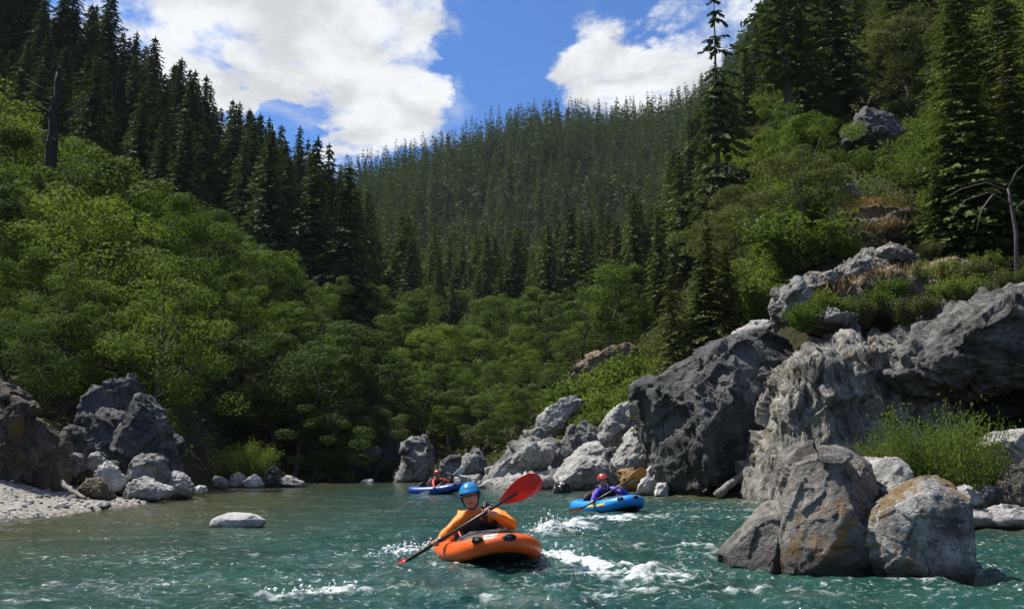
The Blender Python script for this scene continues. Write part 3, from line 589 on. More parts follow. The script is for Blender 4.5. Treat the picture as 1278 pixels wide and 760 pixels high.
# ------------------------------------------------------------------ trees
def kites(C, N, L, Wd, rn, spin=None):
    """small leaf faces: centres C, normals N, lengths L, widths Wd"""
    n = len(C); N = N / (np.linalg.norm(N, axis=1)[:, None] + 1e-9)
    A_ = rn.normal(size=(n, 3)) if spin is None else spin
    A_ = A_ - N * (A_ * N).sum(1)[:, None]; A_ /= np.linalg.norm(A_, axis=1)[:, None] + 1e-9; B = np.cross(N, A_)
    L = np.broadcast_to(L, (n,))[:, None]; Wd = np.broadcast_to(Wd, (n,))[:, None]
    V = np.stack([C - A_ * L * .5, C + B * Wd * .5 - A_ * L * .05 + N * L * .06, C + A_ * L * .5, C - B * Wd * .5 - A_ * L * .05 + N * L * .06], 1).reshape(-1, 3)
    return V, np.arange(4 * n).reshape(n, 4)
def broadleaf(seed, H=10., cr=3.4, nclump=64, per=110, leaf=.22, lo=.22, trunk_r=.17):
    rn = np.random.RandomState(seed); tk = MB(); cw = MB()
    n = 9; tt = np.linspace(0, 1, n); bend = rn.normal(size=(2,)) * .09 * H
    path = np.stack([bend[0] * tt ** 1.6 + rn.normal(size=n) * .06, bend[1] * tt ** 1.6 + rn.normal(size=n) * .06, tt * H * .72 - .3], 1)
    tk.add(*tube(path, trunk_r * (1 - .8 * tt), 8))
    cen = []
    while len(cen) < nclump:
        u = rn.normal(size=3); u /= np.linalg.norm(u); r_ = rn.uniform(.60, 1.05)
        p = u * r_; lobes = 1 + .30 * math.sin(3 * math.atan2(u[1], u[0]) + seed) + .18 * math.sin(5 * u[2] + seed * 2)
        z = H * lo + (p[2] * .5 + .5) * H * (1 - lo)
        wid = cr * lobes * (1 - .45 * max(0, p[2])) * (1 - .25 * max(0, -p[2]))
        cen.append((p[0] * wid + path[-1, 0] * .6, p[1] * wid + path[-1, 1] * .6, z))
    cen = np.array(cen)
    for k in range(0, nclump, 4):
        e = cen[k]; j = int(np.clip(np.searchsorted(path[:, 2], e[2] * .62), 1, n - 1)); a = path[j]
        mid = (a + e) / 2 + (0, 0, -.03 * H) + rn.normal(size=3) * .12
        tk.add(*tube([a, mid, e], [trunk_r * .42, trunk_r * .26, trunk_r * .08], 5))
    ax = np.array([path[-1, 0] * .6, path[-1, 1] * .6, H * .5])
    for c in cen:
        rc = rn.uniform(.15, .29) * cr; m_ = int(per * rn.uniform(.6, 1.3)); u = rn.normal(size=(m_, 3)); u /= np.linalg.norm(u, axis=1)[:, None]
        rad = rc * rn.uniform(.35, 1.0, m_) ** .5
        C = c + u * rad[:, None] * (1.15, 1.15, .75)
        Nn = u * 1.0 + (0, 0, .5) + rn.normal(size=(m_, 3)) * .42
        cw.add(*kites(C, Nn, leaf * rn.uniform(.6, 1.4, m_), leaf * .62 * rn.uniform(.7, 1.3, m_), rn))
    return tk.mesh('trunk', [M_bark_pale if seed % 2 else M_bark]), cw
def conifer(seed, H=20., br=3.0, whorls=34, per=8, spr=6, lo=.10, droop=.35, gap=0.0, trunk_r=.26, needle=.85):
    rn = np.random.RandomState(seed); tk = MB(); cw = MB()
    tt = np.linspace(0, 1, 8); path = np.stack([rn.normal(size=8) * .03, rn.normal(size=8) * .03, tt * H * .99 - .3], 1); tk.add(*tube(path, trunk_r * (1 - tt) + .02, 7))
    for i in range(whorls):
        f = (i + rn.uniform(-.3, .3)) / whorls; f = min(max(f, 0), .995)
        z = H * (lo + (1 - lo) * f)
        if gap and rn.rand() < gap: continue
        Lw = br * ((1 - f) ** .8) * (.45 + .55 * min(1, f * 5)) + .22
        k = max(3, int(per * (1 - .4 * f)))
        a0 = rn.uniform(0, 6.28)
        for b in range(k):
            az = a0 + 6.283 * (b + rn.uniform(-.35, .35)) / k; L = Lw * rn.uniform(.55, 1.15); dr = droop * rn.uniform(.5, 1.4)
            d0 = np.array([math.cos(az), math.sin(az), 0]); si = np.array([-d0[1], d0[0], 0])
            if L > .9 and spr > 2: tk.add(*tube([(0, 0, z), d0 * L * .5 + (0, 0, z - dr * L * .22), d0 * L * .92 + (0, 0, z - dr * L * .75)], [.035, .022, .008], 3, cap=False))
            tpos = (np.arange(spr) + rn.uniform(.2, .9, spr)) / spr; tpos = .12 + .88 * tpos
            side = rn.uniform(-1, 1, spr) * .30 * L * (1.05 - tpos * .75)
            C = d0 * (tpos * L)[:, None] + si * side[:, None] + np.array([0, 0, 1.0]) * (z - dr * L * tpos ** 1.6 + rn.uniform(-.10, .10, spr) * L * .4)[:, None]
            Nn = np.array([0, 0, 1.0]) + d0 * (.35 + dr) * .8 + rn.normal(size=(spr, 3)) * .38
            sp_ = d0 + si * (np.sign(side) * .75)[:, None] + (0, 0, -.45) + rn.normal(size=(spr, 3)) * .2
            ln = needle * (.45 + .32 * L) * rn.uniform(.7, 1.25, spr)
            cw.add(*kites(C, Nn, ln, ln * .52, rn, sp_))
    ln = H * .03; cw.add(*kites(np.array([[0, 0, H * .985], [0, 0, H * .985]]), np.array([[1, 0, .1], [0, 1, .1]]), ln * 1.6, ln * .35, rn, np.array([[0, 0, 1.], [0, 0, 1.]])))
    return tk.mesh('trunk', [M_bark]), cw
PROTO = {}
def crown_mesh(cw, mt): return cw.mesh('crown', [mt], False)
def reg(key, pair, mats, height):
    tm, cw = pair; PROTO[key] = (tm, {k: crown_mesh(cw, m_) for k, m_ in mats.items()}, height)
BL = {'bright': M_leaf, 'mid': M_leaf_mid, 'dark': M_leaf_dark, 'olive': M_leaf_olive}
for s in range(4): reg(('leafy', s), broadleaf(100 + s, 10., 3.2 + .3 * (s % 3), 40, 280, .18, lo=.08 + .05 * s), BL, 10.)
for s in range(2): reg(('fine', s), broadleaf(120 + s, 10., 3.5, 48, 270, .15, lo=.12), BL, 10.)
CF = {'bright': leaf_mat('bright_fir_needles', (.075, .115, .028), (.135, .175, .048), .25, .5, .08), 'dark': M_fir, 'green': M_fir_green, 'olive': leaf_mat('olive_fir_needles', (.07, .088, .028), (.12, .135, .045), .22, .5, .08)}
for s in range(4): reg(('conifer', s), conifer(200 + s, 20., 3.5 + .4 * (s % 3), 42, 10, 14, lo=.05 + .03 * s, needle=.46), CF, 20.)
for s in range(2): reg(('near', s), conifer(220 + s, 20., 3.7, 46, 10, 26, lo=.06, needle=.32), CF, 20.)
reg(('open', 0), conifer(230, 20., 3.3, 26, 8, 18, lo=.12, droop=.36, gap=.10, trunk_r=.25, needle=.52), CF, 20.)
reg(('open', 1), conifer(231, 20., 4.2, 24, 6, 18, lo=.42, droop=.12, gap=.25, trunk_r=.40, needle=.52), CF, 20.)
FARC = []
for s in range(5):
    tm, cw = conifer(260 + s, 20., 3.5 + .4 * (s % 3), 21, 7, 2, lo=.03, needle=1.1); FARC.append((np.concatenate(cw.v), np.concatenate(cw.f), tm))

RN = random.Random(77)
used_labels = {}
TREES = []
ZONES = {'shrubs in the undergrowth of the right slope': ((900, 'at its foot'), (1040, 'above the dark cliff block'), (1180, 'above the strata cliff'), (9999, 'near the right picture edge')), 'dark trees overhanging the far end of the river': ((430, 'at the left'), (470, 'above the dark rock wall'), (9999, 'behind the tall grey rock')),
         'conifers with tops on the shaded left skyline': (), 'conifers in the dense shaded stand of the left hillside': ((130, 'near the left picture edge'), (280, 'midway along it'), (9999, 'at its right end')), 'broadleaf trees of the left bank grove': ((90, 'near the left picture edge'), (220, 'above the big shaded boulder'), (9999, 'above the left willow bush')),
         'broadleaf trees across the far end of the river': ((520, 'at its left end'), (620, 'behind the orange raft'), (9999, 'by the foot of the right slope')), 'mixed trees on the right slope': ((960, 'above the dark cliff block'), (1140, 'above the strata cliff'), (9999, 'near the right picture edge')),
         'conifers among the oaks of the right slope': ((900, 'at the foot of the slope'), (1100, 'above the dark cliff block'), (9999, 'near the right picture edge')), 'narrow conifers on the lower slope of the far hill': ((480, 'on its left side'), (620, 'in its middle'), (9999, 'on its right side'))}
def placed(label, group, x, y):
    px = 639 + x / y / 1.03 * F
    if len(label.split()) > 10: return label
    for lim, txt in ZONES.get(group, ()):
        if px < lim: return label + ', ' + txt
    return label
def tree(kind, var, tint, x, y, H, label, cat, group, name, widen=1.0, z=None):
    label = placed(label, group, x, y)
    tm, crowns, h0 = PROTO[(kind, var)]
    gz = float(ground(x, y)[0]) - .1 if z is None else z
    e = bpy.data.objects.new(name, None); COL.objects.link(e); e.empty_display_size = .3
    e.location = (x, y, gz); s = H / h0; e.scale = (s * widen, s * widen, s); e.rotation_euler = (RN.uniform(-.03, .03), RN.uniform(-.03, .03), RN.uniform(0, 6.28))
    link('trunk', tm, e); link('crown', crowns[tint], e)
    tag(e, label, cat, group); TREES.append((x, y, H)); return e
def tree_top(kind, var, tint, px, py, d, label, cat, group, name, widen=1.0):
    """a tree standing on the ground at distance d whose top shows at the photo pixel"""
    p = W(px, py, d); g = float(ground(p[0], d)[0]) - .1
    return tree(kind, var, tint, p[0], d, max(1.2, p[2] - g), label, cat, group, name, widen)
def xat(px, d): return (px - 639) / F * d * 1.03

# --- named trees
tree_top('open', 0, 'dark', 884, -6, 66, 'tall open conifer with drooping tiered branches against the clouds', 'tree', None, 'conifer_tree', 1.0)
tree_top('open', 1, 'dark', 968, -75, 50, 'tall conifer with thick bare dark trunk running out of the top of the picture', 'tree', None, 'conifer_tree', 1.15)
tree_top('conifer', 2, 'dark', 1030, -60, 60, 'dark conifer behind the thick trunked conifer on the right slope', 'tree', None, 'conifer_tree', 1.1)
tree_top('conifer', 0, 'green', 790, 235, 95, 'sunlit conifer leftmost of the group at the foot of the right slope', 'tree', None, 'conifer_tree', 1.1)
tree_top('conifer', 1, 'green', 850, 185, 92, 'sunlit conifer with bare lower trunk, tallest at the foot of the right slope', 'tree', None, 'conifer_tree', 1.1)
tree_top('conifer', 3, 'green', 822, 265, 80, 'shorter green conifer between the two sunlit conifers of the right slope', 'tree', None, 'conifer_tree', 1.1)
tree_top('conifer', 1, 'dark', 415, 178, 105, 'tall dark conifer at the left end of the far hill', 'tree', None, 'conifer_tree', 1.15)
SIL = [(372, 157, 128, 'slim dark conifer with pointed top, lowest on the left skyline'), (344, 158, 130, 'dark conifer in the gap of sky between pointed ones on the left skyline'),
       (314, 138, 128, 'pointed dark conifer standing clear of its neighbours low on the left skyline'), (286, 122, 126, 'dark conifer on the left skyline next to the pointed one')]
for i, (px, py, d, lb) in enumerate(SIL): tree_top('conifer', i % 4, 'dark', px, py, d, lb, 'tree', None, 'conifer_tree', 1.05)
LS = 'conifers on the shaded left skyline'
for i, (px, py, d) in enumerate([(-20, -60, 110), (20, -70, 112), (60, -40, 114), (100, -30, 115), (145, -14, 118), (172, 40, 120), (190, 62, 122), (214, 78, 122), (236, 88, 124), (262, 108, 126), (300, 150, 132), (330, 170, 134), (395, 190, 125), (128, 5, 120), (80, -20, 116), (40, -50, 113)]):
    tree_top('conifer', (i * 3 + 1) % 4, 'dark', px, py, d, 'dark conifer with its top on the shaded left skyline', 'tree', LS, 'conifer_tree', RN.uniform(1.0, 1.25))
# --- dead snag and leaning bare tree
def snag():
    p = W(48, 84, 56); b = W(46, 330, 56); g = float(ground(b[0], 56)[0]) - .2; H = p[2] - g
    rn = np.random.RandomState(8); mb = MB(); tt = np.linspace(0, 1, 14); P = np.stack([rn.normal(size=14) * .06 + .2 * tt, rn.normal(size=14) * .06, tt * H], 1)
    mb.add(*tube(P, .55 * (1 - .62 * tt ** 1.5) * (1 + rn.normal(size=14) * .07), 9))
    e = bpy.data.objects.new('dead_tree', None); COL.objects.link(e); e.location = (b[0], 56, g); tag(e, 'tall dark broken snag standing above the bright left bank trees', 'dead tree')
    link('trunk', mb.mesh('trunk', [M_char]), e)
    for k in range(18):
        z = H * rn.uniform(.55, 1.0); az = rn.uniform(0, 6.28); L = rn.uniform(.5, 2.6) * (1.0 if k % 3 else .5); d0 = np.array([math.cos(az), math.sin(az), rn.uniform(-.2, .7)])
        br = MB(); br.add(*tube([np.array([.15, 0, z]), np.array([.15, 0, z]) + d0 * L * .5, np.array([.15, 0, z + .12]) + d0 * L], [.09, .06, .025], 5)); link('branch', br.mesh('branch', [M_char]), e)
snag()
def bare():
    e = bpy.data.objects.new('dead_tree', None); COL.objects.link(e); b = W(1262, 330, 27.5); g = float(ground(b[0], 27.5)[0]) - .1; e.location = (b[0], 27.5, g); tag(e, 'bare grey leafless tree arching over the slope at the right edge', 'dead tree')
    def rel(px, py, d): return W(px, py, d) - np.array([b[0], 27.5, g])
    mb = MB(); mb.add(*tube([(0, 0, 0), rel(1268, 290, 27.5), rel(1262, 255, 27.4), rel(1258, 235, 27.3)], [.075, .06, .05, .035], 7)); link('trunk', mb.mesh('trunk', [M_bark_pale]), e)
    for pts in ([(1262, 255), (1235, 240), (1205, 250), (1185, 275)], [(1258, 238), (1230, 228), (1200, 236), (1175, 250)], [(1264, 265), (1290, 240), (1310, 225)], [(1240, 242), (1225, 262), (1218, 290)], [(1258, 236), (1268, 215), (1285, 200)]):
        mb = MB(); mb.add(*tube([rel(px, py, 27.4) for px, py in pts], np.linspace(.032, .008, len(pts)), 5)); link('branch', mb.mesh('branch', [M_bark_pale]), e)
bare()
def far_enough(x, y, r):
    return all((x - a) ** 2 + (y - b) ** 2 > r * r for a, b, _ in TREES[-260:])
def scatter(n, pxr, dr, spacing, fn, tries=40):
    k = 0
    for _ in range(n * tries):
        if k >= n: break
        d = math.sqrt(RN.uniform(dr[0] ** 2, dr[1] ** 2)); px = RN.uniform(*pxr); x = xat(px, d)
        if river_dist(np.array([x]), np.array([d]))[0] < 1.0 or not far_enough(x, d, spacing): continue
        if fn(px, x, d) is not False: k += 1
# --- left bank broadleaf grove: crown tops along the sunlit edge first
LB = 'broadleaf trees of the left bank grove'
for i, (px, py, d) in enumerate([(20, 108, 62), (75, 150, 60), (0, 190, 50), (110, 185, 58), (175, 188, 52), (225, 225, 56), (275, 262, 60), (320, 295, 64), (355, 318, 68), (60, 225, 44), (130, 250, 42), (205, 300, 44), (20, 300, 36), (255, 330, 50),
                                   (300, 350, 54), (100, 330, 34), (170, 345, 36), (230, 350, 38), (60, 380, 32), (10, 110, 70), (-40, 200, 40), (-60, 120, 60), (390, 360, 72), (340, 385, 62)]):
    tree_top('leafy' if i % 3 else 'fine', i % (4 if i % 3 else 2), ('bright', 'mid', 'bright', 'bright', 'mid', 'bright', 'dark')[i % 7], px, py, d, 'green broadleaf tree of the left bank grove', 'tree', LB, 'broadleaf_tree', RN.uniform(.95, 1.3))
tree_top('fine', 1, 'bright', 210, 330, 33.5, 'leafy tree with large pale leaves hanging over the big shaded boulder', 'tree', LB, 'broadleaf_tree', 1.0)
tree_top('leafy', 2, 'dark', 30, 395, 29, 'dark broadleaf tree with a pale trunk behind the mossy crag', 'tree', LB, 'broadleaf_tree', 1.3)
tree_top('leafy', 1, 'dark', 350, 400, 52, 'deeply shaded broadleaf tree behind the left willow bush', 'tree', LB, 'broadleaf_tree', 1.2)
def lb(px, x, d): tree('leafy', RN.randrange(4), RN.choice(['bright', 'mid', 'dark', 'dark']), x, d, RN.uniform(5, 10.5), 'green broadleaf tree of the left bank grove', 'tree', LB, 'broadleaf_tree', RN.uniform(1, 1.3))
scatter(20, (-120, 400), (34, 84), 4.6, lb)
SB = 'dark trees overhanging the far end of the river'
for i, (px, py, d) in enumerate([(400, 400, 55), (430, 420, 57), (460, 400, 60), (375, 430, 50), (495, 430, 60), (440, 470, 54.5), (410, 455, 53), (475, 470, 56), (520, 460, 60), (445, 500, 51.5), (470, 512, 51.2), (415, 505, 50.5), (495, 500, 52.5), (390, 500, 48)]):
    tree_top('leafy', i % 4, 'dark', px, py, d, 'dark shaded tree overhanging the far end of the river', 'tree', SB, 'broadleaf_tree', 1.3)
MBG = 'broadleaf trees across the far end of the river'
for i, (px, py, d) in enumerate([(560, 395, 72), (600, 400, 74), (640, 400, 76), (530, 420, 68), (575, 440, 62), (620, 440, 64), (660, 425, 70), (690, 440, 68), (600, 480, 58), (645, 480, 60), (560, 485, 58), (680, 480, 58), (500, 385, 84), (455, 352, 92), (485, 365, 90), (540, 400, 88), (670, 405, 90), (710, 410, 88), (430, 372, 90)]):
    tree_top('leafy', (i + 1) % 4, 'mid' if i % 3 else 'bright', px, py, d, 'round green tree of the river end grove', 'tree', MBG, 'broadleaf_tree', RN.uniform(1.1, 1.4))
def mbf(px, x, d): tree('leafy', RN.randrange(4), RN.choice(['mid', 'mid', 'dark']), x, d, RN.uniform(7, 10), 'round green tree of the river end grove', 'tree', MBG, 'broadleaf_tree', 1.2)
scatter(18, (430, 740), (62, 125), 5.0, mbf)
# --- right slope
def sight(px, d): return (772 < px < 872 and d < 90) or (1022 < px < 1158 and d < 58) or (690 < px < 805 and d < 52) or (d < 66 and 862 < px < 905) or (945 < px < 990 and d < 50)
RS = 'mixed trees on the right slope'
def rsb(px, x, d):
    if sight(px, d): return False
    tint = RN.choice(['olive', 'olive', 'mid', 'bright', 'bright']); k = RN.choice(['leafy', 'fine'])
    lab = {'olive': 'olive tinted oak in the right slope woods', 'mid': 'mid green oak in the right slope woods', 'bright': 'light green leafy tree in the right slope woods', 'dark': 'dark green oak in the right slope woods'}[tint]
    tree(k, RN.randrange(4 if k == 'leafy' else 2), tint, x, d, RN.uniform(3.4, 5.5) if d < 46 else RN.uniform(5, 9), lab, 'tree', RS, 'broadleaf_tree', RN.uniform(1.1, 1.5))
scatter(14, (860, 1340), (31, 46), 3.4, rsb); scatter(18, (850, 1420), (45, 100), 4.6, rsb); scatter(6, (740, 880), (52, 110), 4.4, rsb)
def rsc(px, x, d):
    if sight(px, d): return False
    tree('conifer', RN.randrange(4), RN.choice(['green', 'green', 'olive', 'dark']), x, d, RN.uniform(9, 17), 'green conifer among the oaks of the right slope', 'tree', 'conifers among the oaks of the right slope', 'conifer_tree', RN.uniform(1.1, 1.5))
scatter(40, (850, 1400), (50, 120), 4.5, rsc); scatter(24, (745, 880), (75, 170), 4.5, rsc)
for px, py, d in [(1180, -60, 52), (1240, -40, 50), (1290, 40, 44), (1110, -50, 66), (1225, 100, 40), (1150, 190, 40)]:
    tree_top('near', RN.randrange(2), 'green', px, py, d, 'large green conifer high on the right slope', 'tree', 'large conifers high on the right slope', 'conifer_tree', 1.3)
SCN = 'sunlit conifers climbing the right slope'
def stand(px, py, H, d0=30, d1=190):
    """farthest distance at which a tree of height H reaches up to the sight line through the photo pixel"""
    ds = np.linspace(d0, d1, 200); P_ = np.array([W(px, py, q) for q in ds]); h = P_[:, 2] - ground(P_[:, 0], ds); ok = np.where(h > H)[0]
    k = ok[-1] if len(ok) else int(np.argmax(h))
    return (float(ds[k]), float(P_[k, 0]), min(H, float(h[k]))) if h[k] > .5 * H else None
for i, (px, py, H) in enumerate([(742, 262, 15), (768, 240, 16), (795, 225, 17), (818, 250, 14), (838, 190, 19), (858, 225, 16), (880, 205, 15), (905, 190, 17), (925, 220, 14), (948, 178, 16), (985, 215, 12), (1005, 150, 14), (1050, 95, 15), (1000, 255, 9), (940, 285, 9), (905, 300, 9), (870, 310, 10), (835, 325, 10), (800, 330, 11),
                                   (765, 335, 11), (970, 300, 8), (1085, 60, 14), (1120, 20, 15), (1150, 70, 12), (1185, 15, 15), (1215, 90, 11), (1245, 40, 13), (1270, 120, 10), (1180, 150, 9), (1225, 180, 8), (1262, 215, 7), (1165, 215, 7), (1200, 245, 6), (1290, 20, 14), (1235, 265, 5.5), (1065, 20, 15), (1150, -30, 17), (880, 265, 12), (780, 290, 12)]):
    q = stand(px, py, H, 30, 108 if px < 880 else 88)
    if q is None or (sight(px, q[0]) and px > 1000): continue
    tint = ('bright', 'green', 'olive')[i % 3] if px > 1040 else ('green', 'olive', 'green', 'olive')[i % 4]
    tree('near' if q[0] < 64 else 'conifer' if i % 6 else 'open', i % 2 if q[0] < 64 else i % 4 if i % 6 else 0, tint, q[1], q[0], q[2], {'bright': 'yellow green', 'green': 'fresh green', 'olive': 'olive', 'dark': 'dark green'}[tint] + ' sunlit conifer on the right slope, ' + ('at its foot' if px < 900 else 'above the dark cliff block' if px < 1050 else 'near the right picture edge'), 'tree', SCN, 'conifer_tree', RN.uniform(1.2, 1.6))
def rsk(px, x, d): tree('conifer', RN.randrange(4), 'dark', x, d, RN.uniform(16, 22), 'dark conifer on the skyline where the right slope meets the far hill', 'tree', 'conifers where the right slope meets the far hill', 'conifer_tree', 1.1)
scatter(30, (845, 1100), (130, 300), 7, rsk)
# --- left hill conifers
LH = 'conifers in the dense shaded stand of the left hillside'
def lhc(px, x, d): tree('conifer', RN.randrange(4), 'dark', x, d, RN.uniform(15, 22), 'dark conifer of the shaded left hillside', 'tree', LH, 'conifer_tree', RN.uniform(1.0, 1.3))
scatter(120, (-120, 440), (80, 138), 3.9, lhc)
# --- far hill: the nearest conifers one by one, the rest as one forest
pts = []; rn = np.random.RandomState(12); cells = {}
for _ in range(30000):
    d = math.sqrt(rn.uniform(118 ** 2, 620 ** 2)); px = rn.uniform(330, 1010); x = xat(px, d)
    if d < 150 and (px < 430 or px > 770): continue
    sp_ = 4.3 + d * .0056; key = (int(x // sp_), int(d // sp_)); bad = False
    for i in (-1, 0, 1):
        for j in (-1, 0, 1):
            for q in cells.get((key[0] + i, key[1] + j), ()):
                if (q[0] - x) ** 2 + (q[1] - d) ** 2 < (sp_ * .82) ** 2: bad = True
    if bad: continue
    cells.setdefault(key, []).append((x, d)); pts.append((d, x, px))
pts.sort(); gz = ground(np.array([p[1] for p in pts]), np.array([p[0] for p in pts]))
FH = 'narrow conifers on the lower slope of the far hill'
mb = MB(); stuff_m = []
for i, (d, x, px) in enumerate(pts):
    H = (9 + 14 * rn.rand() ** .9) * (1.0 + .25 * min(1, max(0, (d - 200) / 250))); wd = rn.uniform(.85, 1.5); a = rn.uniform(0, 6.28)
    if i < 110:
        pr_ = PROTO[('conifer', i % 4)]; o = link('conifer_tree', None, None, (x, d, gz[i] - .3)); link('trunk', pr_[0], o); link('crown', pr_[1]['dark' if i % 3 else 'green'], o); o.scale = (H / 20 * wd, H / 20 * wd, H / 20); o.rotation_euler = (0, 0, a)
        tag(o, placed('narrow conifer low on the far forested hill', FH, x, d), 'tree', FH)
    else:
        v, f, _ = FARC[i % 5]; c, s = math.cos(a), math.sin(a); q = v * (H / 20 * wd, H / 20 * wd, H / 20)
        mb.add(np.stack([c * q[:, 0] - s * q[:, 1] + x, s * q[:, 0] + c * q[:, 1] + d, q[:, 2] + gz[i] - .3], 1), f)
print('far conifers', len(pts))
tag(link('distant_forest', mb.mesh('distant_forest', [M_fir_far], False)), 'conifer forest covering the upper far hill to the ridge', kind='stuff')

# ------------------------------------------------------------------ shrubs and undergrowth
def shrub_mesh(seed, h, r, n, leaf, slim=.34, upright=.6):
    rn = np.random.RandomState(seed); st = MB(); cw = MB(); ns = 34 if n < 9000 else 60
    for k in range(ns):
        az = rn.uniform(0, 6.28); tilt = rn.uniform(.05, 1.0); L = h * (rn.uniform(.7, 1.1) if ns < 40 else rn.uniform(.4, 1.05)) * (1 - .25 * tilt)
        d0 = np.array([math.cos(az) * tilt * r / h, math.sin(az) * tilt * r / h, 1.0]); b = np.array([math.cos(az), math.sin(az), 0]) * r * .22 * rn.rand()
        P_ = [b + (0, 0, -.05), b + d0 * L * .5 + rn.normal(size=3) * .03, b + d0 * L + rn.normal(size=3) * .05 + (math.cos(az) * .1 * L, math.sin(az) * .1 * L, -.06 * L)]
        st.add(*tube(P_, [.012 * h + .004, .008 * h + .002, .003], 4, cap=False))
        m_ = n // ns; t_ = rn.uniform(.12, 1.03, m_)[:, None]; P_ = np.array(P_)
        C = np.where(t_ < .5, P_[0] + (P_[1] - P_[0]) * t_ * 2, P_[1] + (P_[2] - P_[1]) * (t_ - .5) * 2) + rn.normal(size=(m_, 3)) * np.array([.11, .11, .09]) * r
        C[:, 2] = np.maximum(C[:, 2], .02)
        cw.add(*kites(C, rn.normal(size=(m_, 3)) + (0, 0, .5), leaf * rn.uniform(.6, 1.4, m_), leaf * slim * rn.uniform(.8, 1.3, m_), rn, d0 * upright + rn.normal(size=(m_, 3)) * .5))
    return st.mesh('stem', [M_bark_pale]), cw
SH = {}
for s in range(3): SH[('round', s)] = shrub_mesh(300 + s, 1.4, 1.1, 3400, .13, .5, .4)
SHM = {}
def shrub(key, mt, x, y, h, wd, label, group=None, z=None, name='shrub'):
    label = placed(label, group, x, y)
    st, cw = SH[key]
    if (key, mt.name) not in SHM: SHM[(key, mt.name)] = crown_mesh(cw, mt)
    e = bpy.data.objects.new(name, None); COL.objects.link(e); e.location = (x, y, float(ground(x, y)[0]) - .03 if z is None else z); s = h / 1.4; e.scale = (s * wd, s * wd, s); e.rotation_euler = (0, 0, RN.uniform(0, 6.28))
    link('stem', st, e); link('foliage', SHM[(key, mt.name)], e); return tag(e, label, 'shrub', group)
SH[('willow', 0)] = shrub_mesh(311, 1.35, 1.35, 26000, .07, .30, .7)
SH[('willow', 1)] = shrub_mesh(312, 1.4, 1.25, 8000, .10, .26, 1.0)
for px, py, d, wd, lb_ in [(1178, 497, 13.5, .60, 'lush bright green willow bush behind the mossy foreground boulder'), (1118, 525, 13.9, .55, 'smaller willow bush left of the lush one, against the cliff foot'), (1222, 552, 13.7, .5, 'low willow sprig in front of the pale boulder at the right')]:
    p = W(px, py, d); g = max(.1, float(ground(p[0], d)[0])); shrub(('willow', 0), M_willow, p[0], d, p[2] - g, wd, lb_, None, g - .05, 'willow_bush')
p = W(312, 549, 37.8); g = max(.15, float(ground(p[0], 37.8)[0])); shrub(('willow', 1), M_willow, p[0], 37.8, p[2] - g, .85, 'round pale green willow bush on the left shore', None, g - .05, 'willow_bush')
p = W(285, 560, 39); g = float(ground(p[0], 39)[0]); shrub(('willow', 1), M_leaf_olive, p[0], 39, p[2] - g, .8, 'smaller olive willow bush at the left side of the round one', None, g - .05, 'willow_bush')
BS = 'bright shrubs on the slope above the middle rocks'
for i, (px, py, d) in enumerate([(715, 500, 44), (735, 490, 43), (760, 485, 42), (790, 480, 40), (745, 510, 40), (725, 520, 41), (770, 470, 46), (810, 462, 40), (835, 448, 40), (860, 432, 39), (890, 410, 38), (915, 400, 37), (940, 385, 36), (960, 372, 35), (800, 500, 38), (700, 515, 46), (775, 505, 38), (735, 458, 46.5), (765, 443, 47), (792, 438, 46.5), (716, 474, 46.5), (930, 328, 34), (950, 315, 34), (915, 342, 36), (965, 330, 31), (942, 348, 32), (978, 312, 31), (900, 358, 37), (955, 345, 30)]):
    p = W(px, py, d); x = p[0]; g = float(ground(x, d)[0]); shrub(('round', i % 3), M_leaf if i % 3 else M_willow, x, d, min(2.6, max(1.1, p[2] - g)), 1.1, 'bright green shrub on the slope above the middle rocks', BS)
CS = 'shrubs growing along the cliff top'
for i, (px, py, d) in enumerate([(1075, 378, 23.0), (1092, 366, 23.2), (1128, 378, 22.6), (1030, 372, 23.4), (1155, 372, 22.4), (1200, 350, 22.6), (1225, 356, 22.6), (1180, 356, 23.0), (1262, 340, 23.0), (1055, 300, 30), (1160, 305, 29), (1230, 320, 28), (1265, 325, 28), (1110, 352, 23.6), (1142, 340, 24.0), (1005, 385, 23.0), (1215, 330, 25), (1175, 330, 26)]):
    p = W(px, py, d); h_ = RN.uniform(.55, .95); shrub(('round', i % 3), M_leaf if i % 2 else M_leaf_olive, p[0], d, h_, 1.0, 'low green shrub growing along the cliff top', CS, p[2] - h_ * .8)
US = 'shrubs in the undergrowth of the right slope'
def us(px, x, d):
    if sight(px, d) and RN.random() < .8: return False
    shrub(('round', RN.randrange(3)), RN.choice([M_leaf_olive, M_leaf_olive, M_leaf_mid, M_leaf]), x, d, RN.uniform(1.0, 2.2), RN.uniform(1, 1.4), 'shrub in the undergrowth of the right slope', US)
scatter(90, (800, 1340), (30, 62), .1, us)
def undergrowth():
    rn = np.random.RandomState(4); n = 60000
    d = np.sqrt(rn.uniform(24 ** 2, 120 ** 2, n)); px = rn.uniform(-60, 1340, n); x = (px - 639) / F * d * 1.03
    keep = river_dist(x, d) > 2.2; x, d = x[keep], d[keep]; z = ground(x, d)
    C = np.stack([x, d, z + .08 + rn.rand(len(x)) ** 2 * .5], 1); L = .16 + .0035 * d
    V, f = kites(C, rn.normal(size=C.shape) + (0, -.2, .7), L, L * .6, rn)
    tag(link('undergrowth', make_mesh('undergrowth', V, f, [M_under], None, False)), 'ferns and leafy undergrowth covering the slopes', kind='stuff')
undergrowth()
